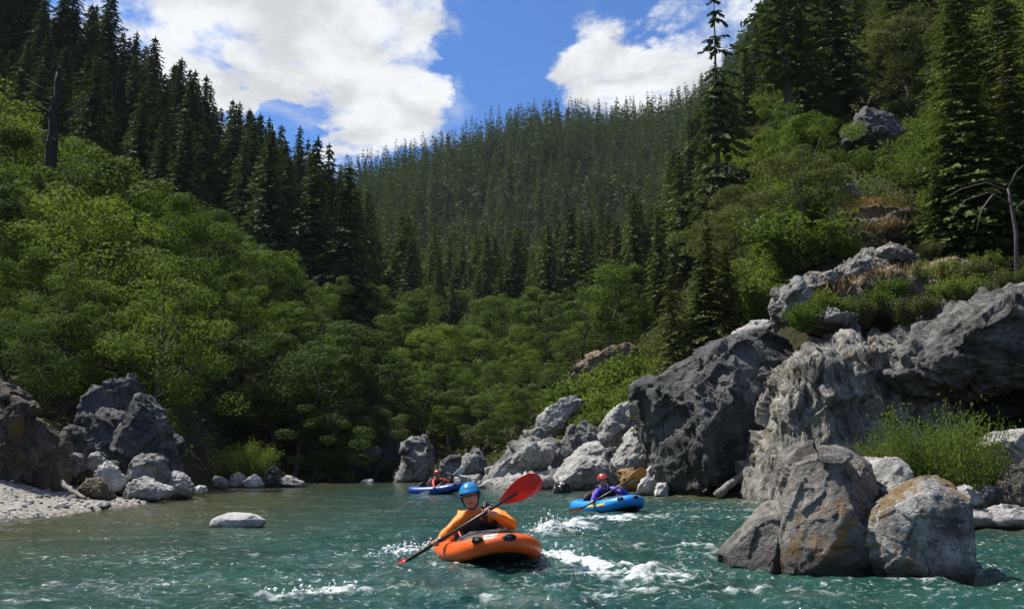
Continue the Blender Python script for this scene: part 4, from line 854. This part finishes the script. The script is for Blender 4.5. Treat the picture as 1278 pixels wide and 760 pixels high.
def dry_grass(label, pts, n, seed):
    rn = np.random.RandomState(seed); C = []
    for _ in range(n):
        a, b = pts[rn.randint(len(pts) - 1)], None
        i = rn.randint(len(pts) - 1); t_ = rn.rand(); q = W(*pts[i]) * (1 - t_) + W(*pts[i + 1]) * t_; C.append(q + rn.normal(size=3) * (.25, .5, .07))
    C = np.array(C); L = rn.uniform(.10, .32, n); V, f = kites(C + np.array([0, 0, .1]), rn.normal(size=(n, 3)) * (1, 1, .2), L, L * .12, rn, np.array([0, 0, 1.]) + rn.normal(size=(n, 3)) * .4)
    tag(link('dry_grass', make_mesh('dry_grass', V, f, [M_dry], None, False)), label, kind='stuff')
dry_grass('dry tan grass along the top of the stepped outcrop', [(1060, 262, 32.8), (1085, 254, 32.4), (1120, 254, 32.4), (1142, 266, 32.8)], 1400, 1)
dry_grass('dry tan grass along the lower ledge of the stepped outcrop', [(1064, 290, 31.9), (1095, 284, 31.8), (1128, 284, 31.9)], 700, 2)
dry_grass('dry brown grass on the weathered ridge of the cliff top', [(1020, 375, 23.9), (1070, 352, 23.9), (1120, 340, 24.0), (1180, 345, 24.6)], 420, 3)

# ------------------------------------------------------------------ rafts, paddles and paddlers
M_orange = plain('orange_raft_fabric', (.74, .105, .012), .38, .08, 5, .5)
M_blue = plain('blue_raft_fabric', (.012, .23, .62), .38, .08, 5, .5)
M_navy = plain('navy_raft_fabric', (.012, .055, .28), .4, .08, 5, .5)
M_floor = plain('reflection_tinted_floor', (.022, .042, .038), .5, .2, 6)  # green tint paints the dark reflection under the bow into the floor colour
M_black = plain('black_webbing', (.012, .012, .014), .6, .3, 30)
M_white = plain('white_print', (.75, .74, .70), .5, .1, 30)
M_yellow = plain('yellow_print', (.70, .55, .12), .5, .2, 60)
M_skin = plain('skin', (.48, .27, .19), .5, .08, 20)
M_hair = plain('dark_hair', (.03, .02, .015), .6, .3, 60)
M_eye = plain('eye_dark', (.02, .018, .016), .2, .1, 5)
M_eyew = plain('eye_white', (.75, .74, .70), .3, .02, 5)
M_lip = plain('lips', (.40, .16, .13), .5, .1, 20)
M_redb = plain('red_paddle_blade', (.62, .022, .022), .32, .1, 8, .5)
M_orb = plain('orange_paddle_blade', (.62, .20, .03), .35, .1, 8, .5)
M_shaft = plain('carbon_shaft', (.015, .015, .016), .35, .2, 30)

def raft(name, label, loc, yaw, pitch, mt, L=2.1, B=.47, r=.125, label_mat=None, roll=0.0):
    """inflatable packraft, bow along local -Y"""
    e = bpy.data.objects.new(name, None); COL.objects.link(e); e.location = loc; e.rotation_euler = (pitch, roll, yaw); tag(e, label, 'raft')
    n = 72; th = np.arange(n) / n * 2 * np.pi; c, s = np.cos(th), np.sin(th)
    ex = np.where(s < 0, 1.45, 1.0)                                   # the bow is more pointed than the stern
    X = (B - r) * np.sign(c) * np.abs(c) ** (.62 * ex); Y = (L / 2 - r) * np.sign(s) * np.abs(s) ** .72
    k = np.clip(-Y / (L / 2), 0, 1); ks = np.clip(Y / (L / 2), 0, 1); Z = .16 * k ** 2.2 + .08 * ks ** 3 + .09
    rad = r * (1 - .24 * k ** 2 - .08 * ks ** 2) * (1 + .012 * np.cos(th * 18))
    mb = MB(); path = np.stack([X, Y, Z], 1); mb.add(*tube(path, rad, 20, closed=True)); link('tube', mb.mesh('tube', [mt]), e)
    # floor sheet, a little dished
    nr_, V = 7, []
    for j in range(nr_):
        f = 1 - j / nr_; V.append(np.stack([X * f, Y * f, np.interp(Y * f, np.sort(Y), (Z - rad * .75)[np.argsort(Y)]) - .02 * (1 - f)], 1))
    V = np.concatenate(V + [np.array([[0, 0, .0]])]); q = [(j * n + i, j * n + (i + 1) % n, (j + 1) * n + (i + 1) % n, (j + 1) * n + i) for j in range(nr_ - 1) for i in range(n)]
    t3 = [((nr_ - 1) * n + i, (nr_ - 1) * n + (i + 1) % n, len(V) - 1) for i in range(n)]
    link('floor', make_mesh('floor', V, [np.array(q), np.array(t3)], [M_floor]), e)
    mb = MB(); mb.add(*ball((0, .30, .12), (.22, .20, .07))); link('seat', mb.mesh('seat', [M_black]), e)
    mb = MB(); v, f = ball((0, .52, .24), (.24, .07, .17)); mb.add(v, f); link('backrest', mb.mesh('backrest', [M_black]), e)
    v, f = ball((0, 0, 0), 1, 28, 14); v = np.stack([v[:, 0] * .36, v[:, 1] * .50 - .28, np.where(v[:, 2] > 0, v[:, 2] * .15, v[:, 2] * .02) + .155 + .10 * np.clip(-(v[:, 1] * .5), 0, 1)], 1)
    v[:, 2] += .012 * fbm(v * 9, 17, 3); mb = MB(); mb.add(v, f); link('spray_deck', mb.mesh('spray_deck', [M_black]), e)
    # seam line round the tube, grab loops, patches
    mb = MB(); mb.add(*tube(path + np.stack([0 * X, 0 * X, rad * .985], 1), .006, 5, closed=True)); link('seam', mb.mesh('seam', [mt]), e)
    def on_tube(i, ang):
        p = path[i]; tn = path[(i + 1) % n] - path[i - 1]; tn /= np.linalg.norm(tn); o_ = np.cross(tn, (0, 0, 1)); o_ /= np.linalg.norm(o_); u_ = np.cross(o_, tn)
        nn = o_ * math.cos(ang) + u_ * math.sin(ang); return p + nn * rad[i], nn, tn
    for i in (48, 54):
        p, nn, tn = on_tube(i, .62); mb = MB()
        N_ = 10; a = np.linspace(0, math.pi * 2, N_, endpoint=False); w_ = np.cross(nn, tn)
        ring = [p + nn * .004 + tn * .065 * math.cos(q_) + w_ * .035 * math.sin(q_) for q_ in a]
        top = [v + nn * .012 for v in ring]; V = np.array(ring + top + [p + nn * .02]); fq = [(k_, (k_ + 1) % N_, N_ + (k_ + 1) % N_, N_ + k_) for k_ in range(N_)]; ft = [(N_ + k_, N_ + (k_ + 1) % N_, 2 * N_) for k_ in range(N_)]
        mb.add(V, [np.array(fq), np.array(ft)]); pt = link('patch', mb.mesh('patch', [M_black]), e)
        mb = MB(); mb.add(*tube([p + tn * .045 + nn * .01, p + tn * .02 + nn * .045, p - tn * .02 + nn * .045, p - tn * .045 + nn * .01], .008, 6)); link('grab_loop', mb.mesh('grab_loop', [M_black]), pt)
    if label_mat is not None:
        ids, ang, wd = label_mat[1], label_mat[2], label_mat[3]; V = []
        for i in ids:
            for da in (-wd, 0, wd):
                p, nn, tn = on_tube(i, ang + da); V.append(p + nn * .004)
        m_ = len(ids); q = [(a * 3 + b, a * 3 + b + 1, a * 3 + b + 4, a * 3 + b + 3) for a in range(m_ - 1) for b in range(2)]
        link('print_panel', make_mesh('print_panel', np.array(V), np.array(q), [label_mat[0]]), e)
    return e
def paddle(label, a, b, blade_m, roll_a=0.0, roll_b=0.0):
    """double bladed paddle from blade tip a to blade tip b"""
    a, b = np.array(a), np.array(b); e = bpy.data.objects.new('paddle', None); COL.objects.link(e); e.location = (a + b) / 2; tag(e, label, 'paddle')
    ax = (b - a); L = np.linalg.norm(ax); ax /= L; bl = .47
    s0, s1 = a + ax * bl * .55, b - ax * bl * .55; o0 = (a + b) / 2
    mb = MB(); mb.add(*tube([s0 - o0, (s0 + s1) / 2 - o0, s1 - o0], .0155, 10)); link('shaft', mb.mesh('shaft', [M_shaft]), e)
    for tip, d_, rl in ((a, -ax, roll_a), (b, ax, roll_b)):
        sd = np.cross(d_, (0, 0, 1)); sd /= np.linalg.norm(sd); up_ = np.cross(sd, d_); q_ = rl
        sd, up_ = sd * math.cos(q_) + up_ * math.sin(q_), -sd * math.sin(q_) + up_ * math.cos(q_)
        prof = [(0, .018), (.08, .05), (.18, .085), (.30, .104), (.40, .098), (.455, .06), (.475, .02)]; V = []
        base = tip - d_ * bl - o0
        for l, hw in prof:
            for u in (-1, -.5, 0, .5, 1):
                for zf in (1, -1): V.append(base + d_ * l + sd * hw * u + up_ * (.018 * u * u + zf * (.012 if u == 0 else .0045)))
        m_ = len(prof); f = []
        idx = lambda i, u, z_: (i * 5 + u) * 2 + z_
        for i in range(m_ - 1):
            for u in range(4):
                f.append((idx(i, u, 0), idx(i, u + 1, 0), idx(i + 1, u + 1, 0), idx(i + 1, u, 0))); f.append((idx(i, u, 1), idx(i + 1, u, 1), idx(i + 1, u + 1, 1), idx(i, u + 1, 1)))
            for u in (0, 4): f.append((idx(i, u, 0), idx(i + 1, u, 0), idx(i + 1, u, 1), idx(i, u, 1)))
        for i in (0, m_ - 1):
            for u in range(4): f.append((idx(i, u, 0), idx(i, u, 1), idx(i, u + 1, 1), idx(i, u + 1, 0)))
        link('blade', make_mesh('blade', np.array(V), np.array(f), [blade_m]), e)
    return e
def skin(nodes, edges, root, sub=2):
    """a continuous body surface grown over connected joints"""
    names = list(nodes); me = bpy.data.meshes.new('sk'); me.from_pydata([tuple(nodes[k][0]) for k in names], [], []) if False else None
    me = bpy.data.meshes.new('sk'); me.from_pydata([tuple(map(float, nodes[k][0])) for k in names], [(names.index(a), names.index(b)) for a, b in edges], [])
    o = bpy.data.objects.new('sk', me); COL.objects.link(o); o.modifiers.new('s', 'SKIN'); sk = me.skin_vertices[0].data
    for i, k in enumerate(names):
        r_ = nodes[k][1]; sk[i].radius = r_ if isinstance(r_, tuple) else (r_, r_); sk[i].use_root = (k == root)
    sb = o.modifiers.new('b', 'SUBSURF'); sb.levels = sub; sb.render_levels = sub
    dg = bpy.context.evaluated_depsgraph_get(); ev = o.evaluated_get(dg); m2 = ev.to_mesh()
    V = np.array([v.co for v in m2.vertices]); fs = {}
    for p_ in m2.polygons: fs.setdefault(len(p_.vertices), []).append(list(p_.vertices))
    ev.to_mesh_clear(); bpy.data.objects.remove(o); bpy.data.meshes.remove(me)
    return V, [np.array(f) for f in fs.values()]
def head_mesh(c, fwd, up, s=1.0):
    """head with brow, nose, lips, chin and ears; returns vertices, faces, material index per face"""
    V, q = ball((0, 0, 0), 1, 36, 26); x, y, z = V.T.copy()              # y forward, z up
    y2 = np.where(y > 0, y * (1 - .12 * np.clip(-z, 0, 1)), y * 1.05)
    jaw = np.clip(-z, 0, 1); X = x * .078 * (1 - .38 * jaw ** 1.6); Y = y2 * .098; Z = z * .122
    g = lambda cx, cz, sx, sz: np.exp(-((X - cx) / sx) ** 2 - ((Z - cz) / sz) ** 2) * (y > 0.1)
    Y = Y + g(0, -.012, .013, .022) * .020 + g(0, -.024, .016, .010) * .010 + g(0, .03, .05, .012) * .006 - g(.03, .012, .015, .011) * .012 - g(-.03, .012, .015, .011) * .012 + g(0, -.056, .024, .009) * .008 + g(0, -.098, .025, .018) * .012 - g(0, -.078, .03, .007) * .004
    pts = np.stack([X, Y, Z], 1); cen = pts[q].mean(1); mi = np.zeros(len(q), int)
    mi[(np.abs(cen[:, 2] + .056) < .011) & (np.abs(cen[:, 0]) < .026) & (cen[:, 1] > .06)] = 1
    mb_v, mb_f, mb_m = [pts], [q], [mi]; off = len(pts)
    for sx in (-1, 1):
        v, f = ball((sx * .030, .082, .012), (.0125, .010, .009), 10, 8); mb_v.append(v); mb_f.append(f + off); mb_m.append(np.full(len(f), 2)); off += len(v)
        v, f = ball((sx * .030, .0905, .012), (.006, .004, .006), 8, 6); mb_v.append(v); mb_f.append(f + off); mb_m.append(np.full(len(f), 3)); off += len(v)
        v, f = ball((sx * .079, -.008, -.005), (.010, .018, .030), 10, 8); mb_v.append(v); mb_f.append(f + off); mb_m.append(np.full(len(f), 0)); off += len(v)
    v = np.concatenate(mb_v) * s; fwd = np.array(fwd) / np.linalg.norm(fwd); rt = np.cross(fwd, up); rt /= np.linalg.norm(rt); u2 = np.cross(rt, fwd)
    return c + v[:, :1] * rt + v[:, 1:2] * fwd + v[:, 2:] * u2, np.concatenate(mb_f), np.concatenate(mb_m), (rt, fwd, u2)
def person(label, J, ax, jacket_m, vest_m, helmet_m, trim_m):
    """J: joint positions in world space; ax: paddle shaft direction"""
    J = {k: np.array(v, float) for k, v in J.items()}; o0 = J['pelvis'].copy(); J = {k: v - o0 for k, v in J.items()}
    mb = MB(); ax = np.array(ax) / np.linalg.norm(ax)
    nodes = {'pelvis': (J['pelvis'], (.135, .12)), 'waist': (J['pelvis'] * .6 + J['chest'] * .4, (.115, .11)), 'chest': (J['chest'], (.115, .115)), 'neck': (J['neck'], .062), 'skull': (J['neck'] * .45 + J['head'] * .55, .058)}
    edges = [('pelvis', 'waist'), ('waist', 'chest'), ('chest', 'neck'), ('neck', 'skull')]
    for s in 'ab':
        w_ = J['hand' + s] + (J['elbow' + s] - J['hand' + s]) * .22
        nodes.update({'sh' + s: (J['sh' + s], .062), 'el' + s: (J['elbow' + s], .044), 'wr' + s: (w_, .029), 'pm' + s: (J['hand' + s] + (w_ - J['hand' + s]) * .35, (.038, .022)),
                      'kn' + s: (J['knee' + s], .065), 'an' + s: (J['foot' + s], .042), 'hp' + s: (J['pelvis'] * .75 + J['knee' + s] * .25, .085)})
        edges += [('chest', 'sh' + s), ('sh' + s, 'el' + s), ('el' + s, 'wr' + s), ('wr' + s, 'pm' + s), ('pelvis', 'hp' + s), ('hp' + s, 'kn' + s), ('kn' + s, 'an' + s)]
    mb.add(*skin(nodes, edges, 'pelvis'))
    hv, hf, hm, (rt, fw, u2) = head_mesh(J['head'], J['look'] - J['head'], J['head'] - J['neck'] + np.array([0, 0, .05]), .98)
    for k in range(4):
        fsel = hf[hm == k]
        if k == 0: mb.add(hv, fsel, 0); base_n = mb.n - len(hv)
        else: mb.f.append(fsel + base_n); mb.m.append(np.full(len(fsel), k))
    for s in 'ab':                                                         # four fingers closing round the shaft, thumb the other way
        h = J['hand' + s]; to = J['elbow' + s] - h; to = to - ax * to.dot(ax); to /= np.linalg.norm(to); sd = np.cross(ax, to)
        for k, ln in enumerate((3.7, 4.1, 3.9, 3.2)):
            c0 = h + ax * (k - 1.5) * .0195; a = np.linspace(.25, ln, 8); mb.add(*tube([c0 + (to * math.cos(q_) + sd * math.sin(q_)) * .0245 for q_ in a], np.linspace(.0092, .0068, 8), 7))
        c0 = h - ax * .040; a = np.linspace(-.2, -2.3, 6); mb.add(*tube([c0 + ax * .012 * i + (to * math.cos(q_) + sd * math.sin(q_)) * .0265 for i, q_ in enumerate(a)], np.linspace(.0115, .0085, 6), 7))
    o = link('person', mb.mesh('person', [M_skin, M_lip, M_eyew, M_eye]), None, o0); tag(o, label, 'person')
    # clothing: dry top, trousers, vest, helmet
    jn = {'waist': (J['pelvis'] * .75 + J['chest'] * .25, (.150, .150)), 'belly': (J['pelvis'] * .45 + J['chest'] * .55, (.142, .142)), 'chest': (J['chest'], (.132, .132)), 'collar': (J['neck'] * .85 + J['chest'] * .15, .082), 'coltop': (J['neck'] * .72 + J['head'] * .28, .070)}
    je = [('waist', 'belly'), ('belly', 'chest'), ('chest', 'collar'), ('collar', 'coltop')]
    for s in 'ab':
        cu_ = J['hand' + s] + (J['elbow' + s] - J['hand' + s]) * .26; fa = J['hand' + s] * .45 + J['elbow' + s] * .55; ua = (J['sh' + s] + J['elbow' + s]) / 2
        jn.update({'s' + s: (J['sh' + s], .076), 'u' + s: (ua, .064), 'e' + s: (J['elbow' + s], .057), 'f' + s: (fa, .050), 'c' + s: (cu_, .040)}); je += [('chest', 's' + s), ('s' + s, 'u' + s), ('u' + s, 'e' + s), ('e' + s, 'f' + s), ('f' + s, 'c' + s)]
    V, fs = skin(jn, je, 'waist'); V = V + vnormals_q(V, fs) * (fbm(V * 13 + 4, 91, 3) * .010)[:, None]
    JAC = V; mb = MB(); mb.add(V, fs); link('jacket', mb.mesh('jacket', [jacket_m]), o)
    tn_ = {'pelvis': (J['pelvis'], (.172, .14))}; te = []
    for s in 'ab': tn_.update({'h' + s: (J['pelvis'] * .75 + J['knee' + s] * .25, .10), 'k' + s: (J['knee' + s], .08), 'a' + s: (J['foot' + s] * .9 + J['knee' + s] * .1, .058)}); te += [('pelvis', 'h' + s), ('h' + s, 'k' + s), ('k' + s, 'a' + s)]
    mb = MB(); mb.add(*skin(tn_, te, 'pelvis')); link('trousers', mb.mesh('trousers', [M_black]), o)
    up_ = J['chest'] - J['pelvis']; up_ /= np.linalg.norm(up_); side = J['shb'] - J['sha']; side -= up_ * side.dot(up_); side /= np.linalg.norm(side); fr = np.cross(up_, side); fr = fr if fr.dot(J['look'] - J['head']) > 0 else -fr
    N_ = 28; ring = []; JV = JAC
    bc = J['pelvis'] * .52 + J['chest'] * .48; tc = J['chest'] + (J['neck'] - J['chest']) * .66 + fr * .01
    for j, (f, wd, dp) in enumerate([(0, .178, .165), (.02, .205, .192), (.35, .212, .205), (.70, .198, .205), (.95, .150, .165), (1.04, .105, .11)]):
        c_ = bc + (tc - bc) * f
        for i in range(N_):
            a = 2 * math.pi * i / N_; ca, sa = math.cos(a), math.sin(a); v_ = side * wd * math.copysign(abs(ca) ** .8, ca) + fr * dp * math.copysign(abs(sa) ** .75, sa)
            L_ = np.linalg.norm(v_); dr_ = v_ / L_; q_ = JV - c_; near = (np.abs(q_ @ up_) < .05) & (q_ @ dr_ > .92 * np.linalg.norm(q_, axis=1))
            if near.any(): L_ = max(L_, min((q_[near] @ dr_).max() + .014, .275 if abs(sa) > .45 else .225))
            ring.append(c_ + dr_ * L_ + up_ * .10 * max(sa, 0) * min(f, 1))
    q = [(j * N_ + i, j * N_ + (i + 1) % N_, (j + 1) * N_ + (i + 1) % N_, (j + 1) * N_ + i) for j in range(5) for i in range(N_)]
    mb = MB(); mb.add(np.array(ring), np.array(q)); vo = link('life_vest', mb.mesh('life_vest', [vest_m]), o)
    for sg in (-1, 1):
        mb = MB(); cp = J['chest'] + side * sg * .085; mb.add(*tube([cp - up_ * .02 + fr * .225, cp + up_ * .09 + fr * .21, cp + up_ * .19 + fr * .07, cp + up_ * .19 - fr * .06, cp + up_ * .06 - fr * .19], .022, 6)); link('shoulder_strap', mb.mesh('shoulder_strap', [vest_m]), vo)
    for f in (.25, .62):
        mb = MB(); c_ = bc + (tc - bc) * f; mb.add(*tube([c_ + side * .213 * math.copysign(abs(math.cos(a)) ** .8, math.cos(a)) + fr * .206 * math.copysign(abs(math.sin(a)) ** .75, math.sin(a)) for a in np.linspace(0, 6.283, 28, endpoint=False)], .013, 5, closed=True)); link('buckle_strap', mb.mesh('buckle_strap', [trim_m]), vo)
    # helmet: shell with a short peak, ear drops and chin strap
    hc_ = J['head'] + u2 * .030 - fw * .006; V, q = ball((0, 0, 0), 1, 32, 20); lowz = np.where(V[:, 1] > .35, .10, -.42); Vz = np.maximum(V[:, 2], lowz)
    k = np.sqrt(np.clip(1 - Vz ** 2, 0, 1)) / (np.sqrt(np.clip(1 - V[:, 2] ** 2, 1e-6, 1))); kk = np.where(V[:, 2] < lowz, k * .97, 1)
    HV = np.stack([V[:, 0] * kk * .108, V[:, 1] * kk * .130, Vz * .118], 1); pk = (V[:, 1] > .5) & (Vz < .2); HV[pk, 1] += .022
    q = q[~((V[q][:, :, 2] < lowz[q] - .02).all(1))]; mb = MB(); mb.add(hc_ + HV[:, :1] * rt + HV[:, 1:2] * fw + HV[:, 2:] * u2, q)
    he = link('helmet', mb.mesh('helmet', [helmet_m]), o)
    mb = MB(); mb.add(*tube([J['head'] + rt * .083 * math.cos(a) - u2 * .118 * math.sin(a) + fw * .03 * math.sin(a) + fw * .01 for a in np.linspace(.0, math.pi, 14)], .007, 5)); link('chin_strap', mb.mesh('chin_strap', [M_black]), he)
    mb = MB(); mb.add(*tube([hc_ + rt * .109 * math.cos(a) + fw * .131 * math.sin(a) - u2 * .012 + (fw * .012 if math.sin(a) > .5 else 0) for a in np.linspace(0, 6.283, 32, endpoint=False)], .006, 5, closed=True)); link('rim', mb.mesh('rim', [M_black]), he)
    return o
def vnormals_q(V, fs):
    N = np.zeros_like(V)
    for f in fs:
        n = np.cross(V[f[:, 1]] - V[f[:, 0]], V[f[:, 2]] - V[f[:, 0]])
        for k in range(f.shape[1]):
            for a in range(3): N[:, a] += np.bincount(f[:, k], n[:, a], len(V))
    return N / (np.linalg.norm(N, axis=1)[:, None] + 1e-12)

# main paddler
rx, ry = W(606, 690, 8.75)[0], 8.75
YAW, PIT = R(13), R(-2)
raft('raft', 'orange inflatable raft with its bow lifted towards the viewer', (rx, ry, .02), YAW, PIT, M_orange, 2.2, .465, .100, (M_white, [49, 50, 51, 52], 1.15, .11))
PA, PB = W(462, 728, 8.63), W(674, 597, 8.0); axm = PB - PA; tA = .30; tB = .665
HA, HB = PA + axm * .402, PA + axm * .708
JM = {'pelvis': (rx + .02, ry + .25, .12), 'chest': W(600, 653, 8.80), 'neck': W(592, 639, 8.68), 'head': W(587, 620, 8.58), 'look': W(572, 636, 6.5),
      'sha': W(578, 646, 8.66), 'shb': W(621, 642, 8.64), 'elbowa': W(560, 663, 8.55), 'elbowb': W(641, 656, 8.38), 'handa': HA, 'handb': HB}
def raft_pt(x, y, z, c=(rx, ry, .02), yaw=YAW): return (c[0] + math.cos(yaw) * x - math.sin(yaw) * y, c[1] + math.sin(yaw) * x + math.cos(yaw) * y, c[2] + z)
JM.update({'kneea': raft_pt(-.19, -.20, .24), 'kneeb': raft_pt(.19, -.20, .24), 'foota': raft_pt(-.13, -.66, .13), 'footb': raft_pt(.13, -.66, .13)})
M_jo = plain('orange_dry_top', (.74, .20, .015), .55, .12, 9, .3, .3); M_vd = plain('dark_vest', (.022, .020, .022), .7, .3, 20); M_hb = plain('blue_helmet', (.015, .20, .46), .25, .06, 6, .6); M_red = plain('red_trim', (.42, .03, .02), .5, .1, 20)
person('paddler in orange jacket, dark vest and blue helmet paddling the orange raft', JM, axm, M_jo, M_vd, M_hb, M_red)
paddle('double bladed paddle with red blades held by the orange jacketed paddler', PA, PB, M_redb, .5, 1.15)
# the other two rafts: the same seated pose carried over to their own places
def carry(c, yaw, mirror=False, tw=0.0, s=1.0):
    J = {}
    for k, v in JM.items():
        v = np.array(v) - (rx, ry, .02); a = -YAW; x, y = math.cos(a) * v[0] - math.sin(a) * v[1], math.sin(a) * v[0] + math.cos(a) * v[1]
        if mirror: x = -x
        J[k] = np.array(raft_pt(x * s, y * s, v[2] * s, c, yaw))
    if mirror: J = {(k[:-1] + ('b' if k[-1] == 'a' else 'a') if k[:-1] in ('sh', 'elbow', 'hand', 'knee', 'foot') else k): v for k, v in J.items()}
    return J
def crew(c, yaw, mt, jm, vm, hm, tm, bm, rl, pl, dl_, lab=None, mirror=False):
    raft('raft', rl, c, yaw, R(-3), mt, 2.1, .49, .13, lab)
    J = carry(c, yaw, mirror); a, b = J['handa'], J['handb']; ax = (b - a) / np.linalg.norm(b - a); L = np.linalg.norm(b - a)
    if mirror: A_, B_ = a - ax * .60, b + ax * .55
    else: A_, B_ = a - ax * .66, b + ax * .62
    person(pl, J, ax, jm, vm, hm, tm); paddle(dl_, A_, B_, bm, 1.2, 1.2)
M_jb = plain('violet_blue_jacket', (.055, .045, .40), .5, .15, 9, .3, .3); M_hr = plain('red_helmet', (.40, .04, .022), .25, .06, 6, .6)
M_jr = plain('red_jacket', (.40, .03, .03), .55, .12, 9, .3, .3); M_hr2 = plain('dark_red_helmet', (.32, .03, .025), .3, .06, 6, .6)
c2 = (W(758, 632, 17.6)[0], 17.6, .02); crew(c2, R(27), M_blue, M_jb, M_vd, M_hr, M_red, M_orb, 'bright blue inflatable raft with a dark end and a yellow print on its side', 'paddler in violet blue jacket and red helmet seated in the bright blue raft', 'double bladed paddle with orange blades held by the violet jacketed paddler', (M_yellow, [36, 37, 38, 39, 40, 41, 42], .25, .16))
c3 = (W(545, 612, 29.0)[0], 29.0, .02); crew(c3, R(62), M_navy, M_jr, M_vd, M_hr2, M_black, M_white, 'small navy blue raft farthest away at the end of the rapid', 'paddler in red jacket and dark red helmet in the farthest navy raft', 'double bladed paddle with white blades held by the farthest paddler', None)

# spray thrown up where the bow and the blade meet the water
def spray():
    rn = np.random.RandomState(6); D, Fa = ico(1); mb = MB(); mt = plain('spray_water', (.82, .86, .86), .3, .03, 10)
    for px, py, n, sx, sz in [(690, 674, 170, .16, .13), (712, 668, 120, .22, .09), (590, 702, 130, .22, .07), (545, 694, 90, .12, .08), (498, 700, 110, .14, .09), (700, 706, 110, .22, .06), (388, 750, 60, .2, .05), (280, 604 + 96, 0, 1, 1)]:
        x0, y0 = wpt(px, py)
        for _ in range(n):
            x, y = x0 + rn.normal() * sx, y0 + rn.normal() * sx * .8; s = .004 + .012 * rn.rand() ** 2; mb.add(D * s * (1, 1, rn.uniform(.7, 1.4)) + (x, y, water_z(x, y) + abs(rn.normal()) * sz * .55), Fa)
    tag(link('spray', mb.mesh('spray', [mt])), 'white water drops splashing round the orange raft', kind='stuff')
spray()

# ------------------------------------------------------------------ the air between here and the far hill
def haze():
    x, y0, y1, z0, z1 = 1250, -1250, 1250, -3.5, float(max(tz.max(), 0) + 45)
    V = np.array([(a, b, c) for c in (z0, z1) for b in (y0, y1) for a in (-x, x)]); q = np.array([(0, 2, 3, 1), (4, 5, 7, 6), (0, 1, 5, 4), (2, 6, 7, 3), (0, 4, 6, 2), (1, 3, 7, 5)])
    m, t, out = mat('haze'); v = t.node('ShaderNodeVolumePrincipled', {'Color': (.80, .88, 1.0), 'Density': HAZE, 'Anisotropy': 0.0}); t.l.new(v.outputs[0], out.inputs['Volume'])
    tag(link('haze', make_mesh('haze', V, q, [m], None, False)), 'thin blue haze filling the canyon', kind='stuff')
HAZE = 0.00007
haze()
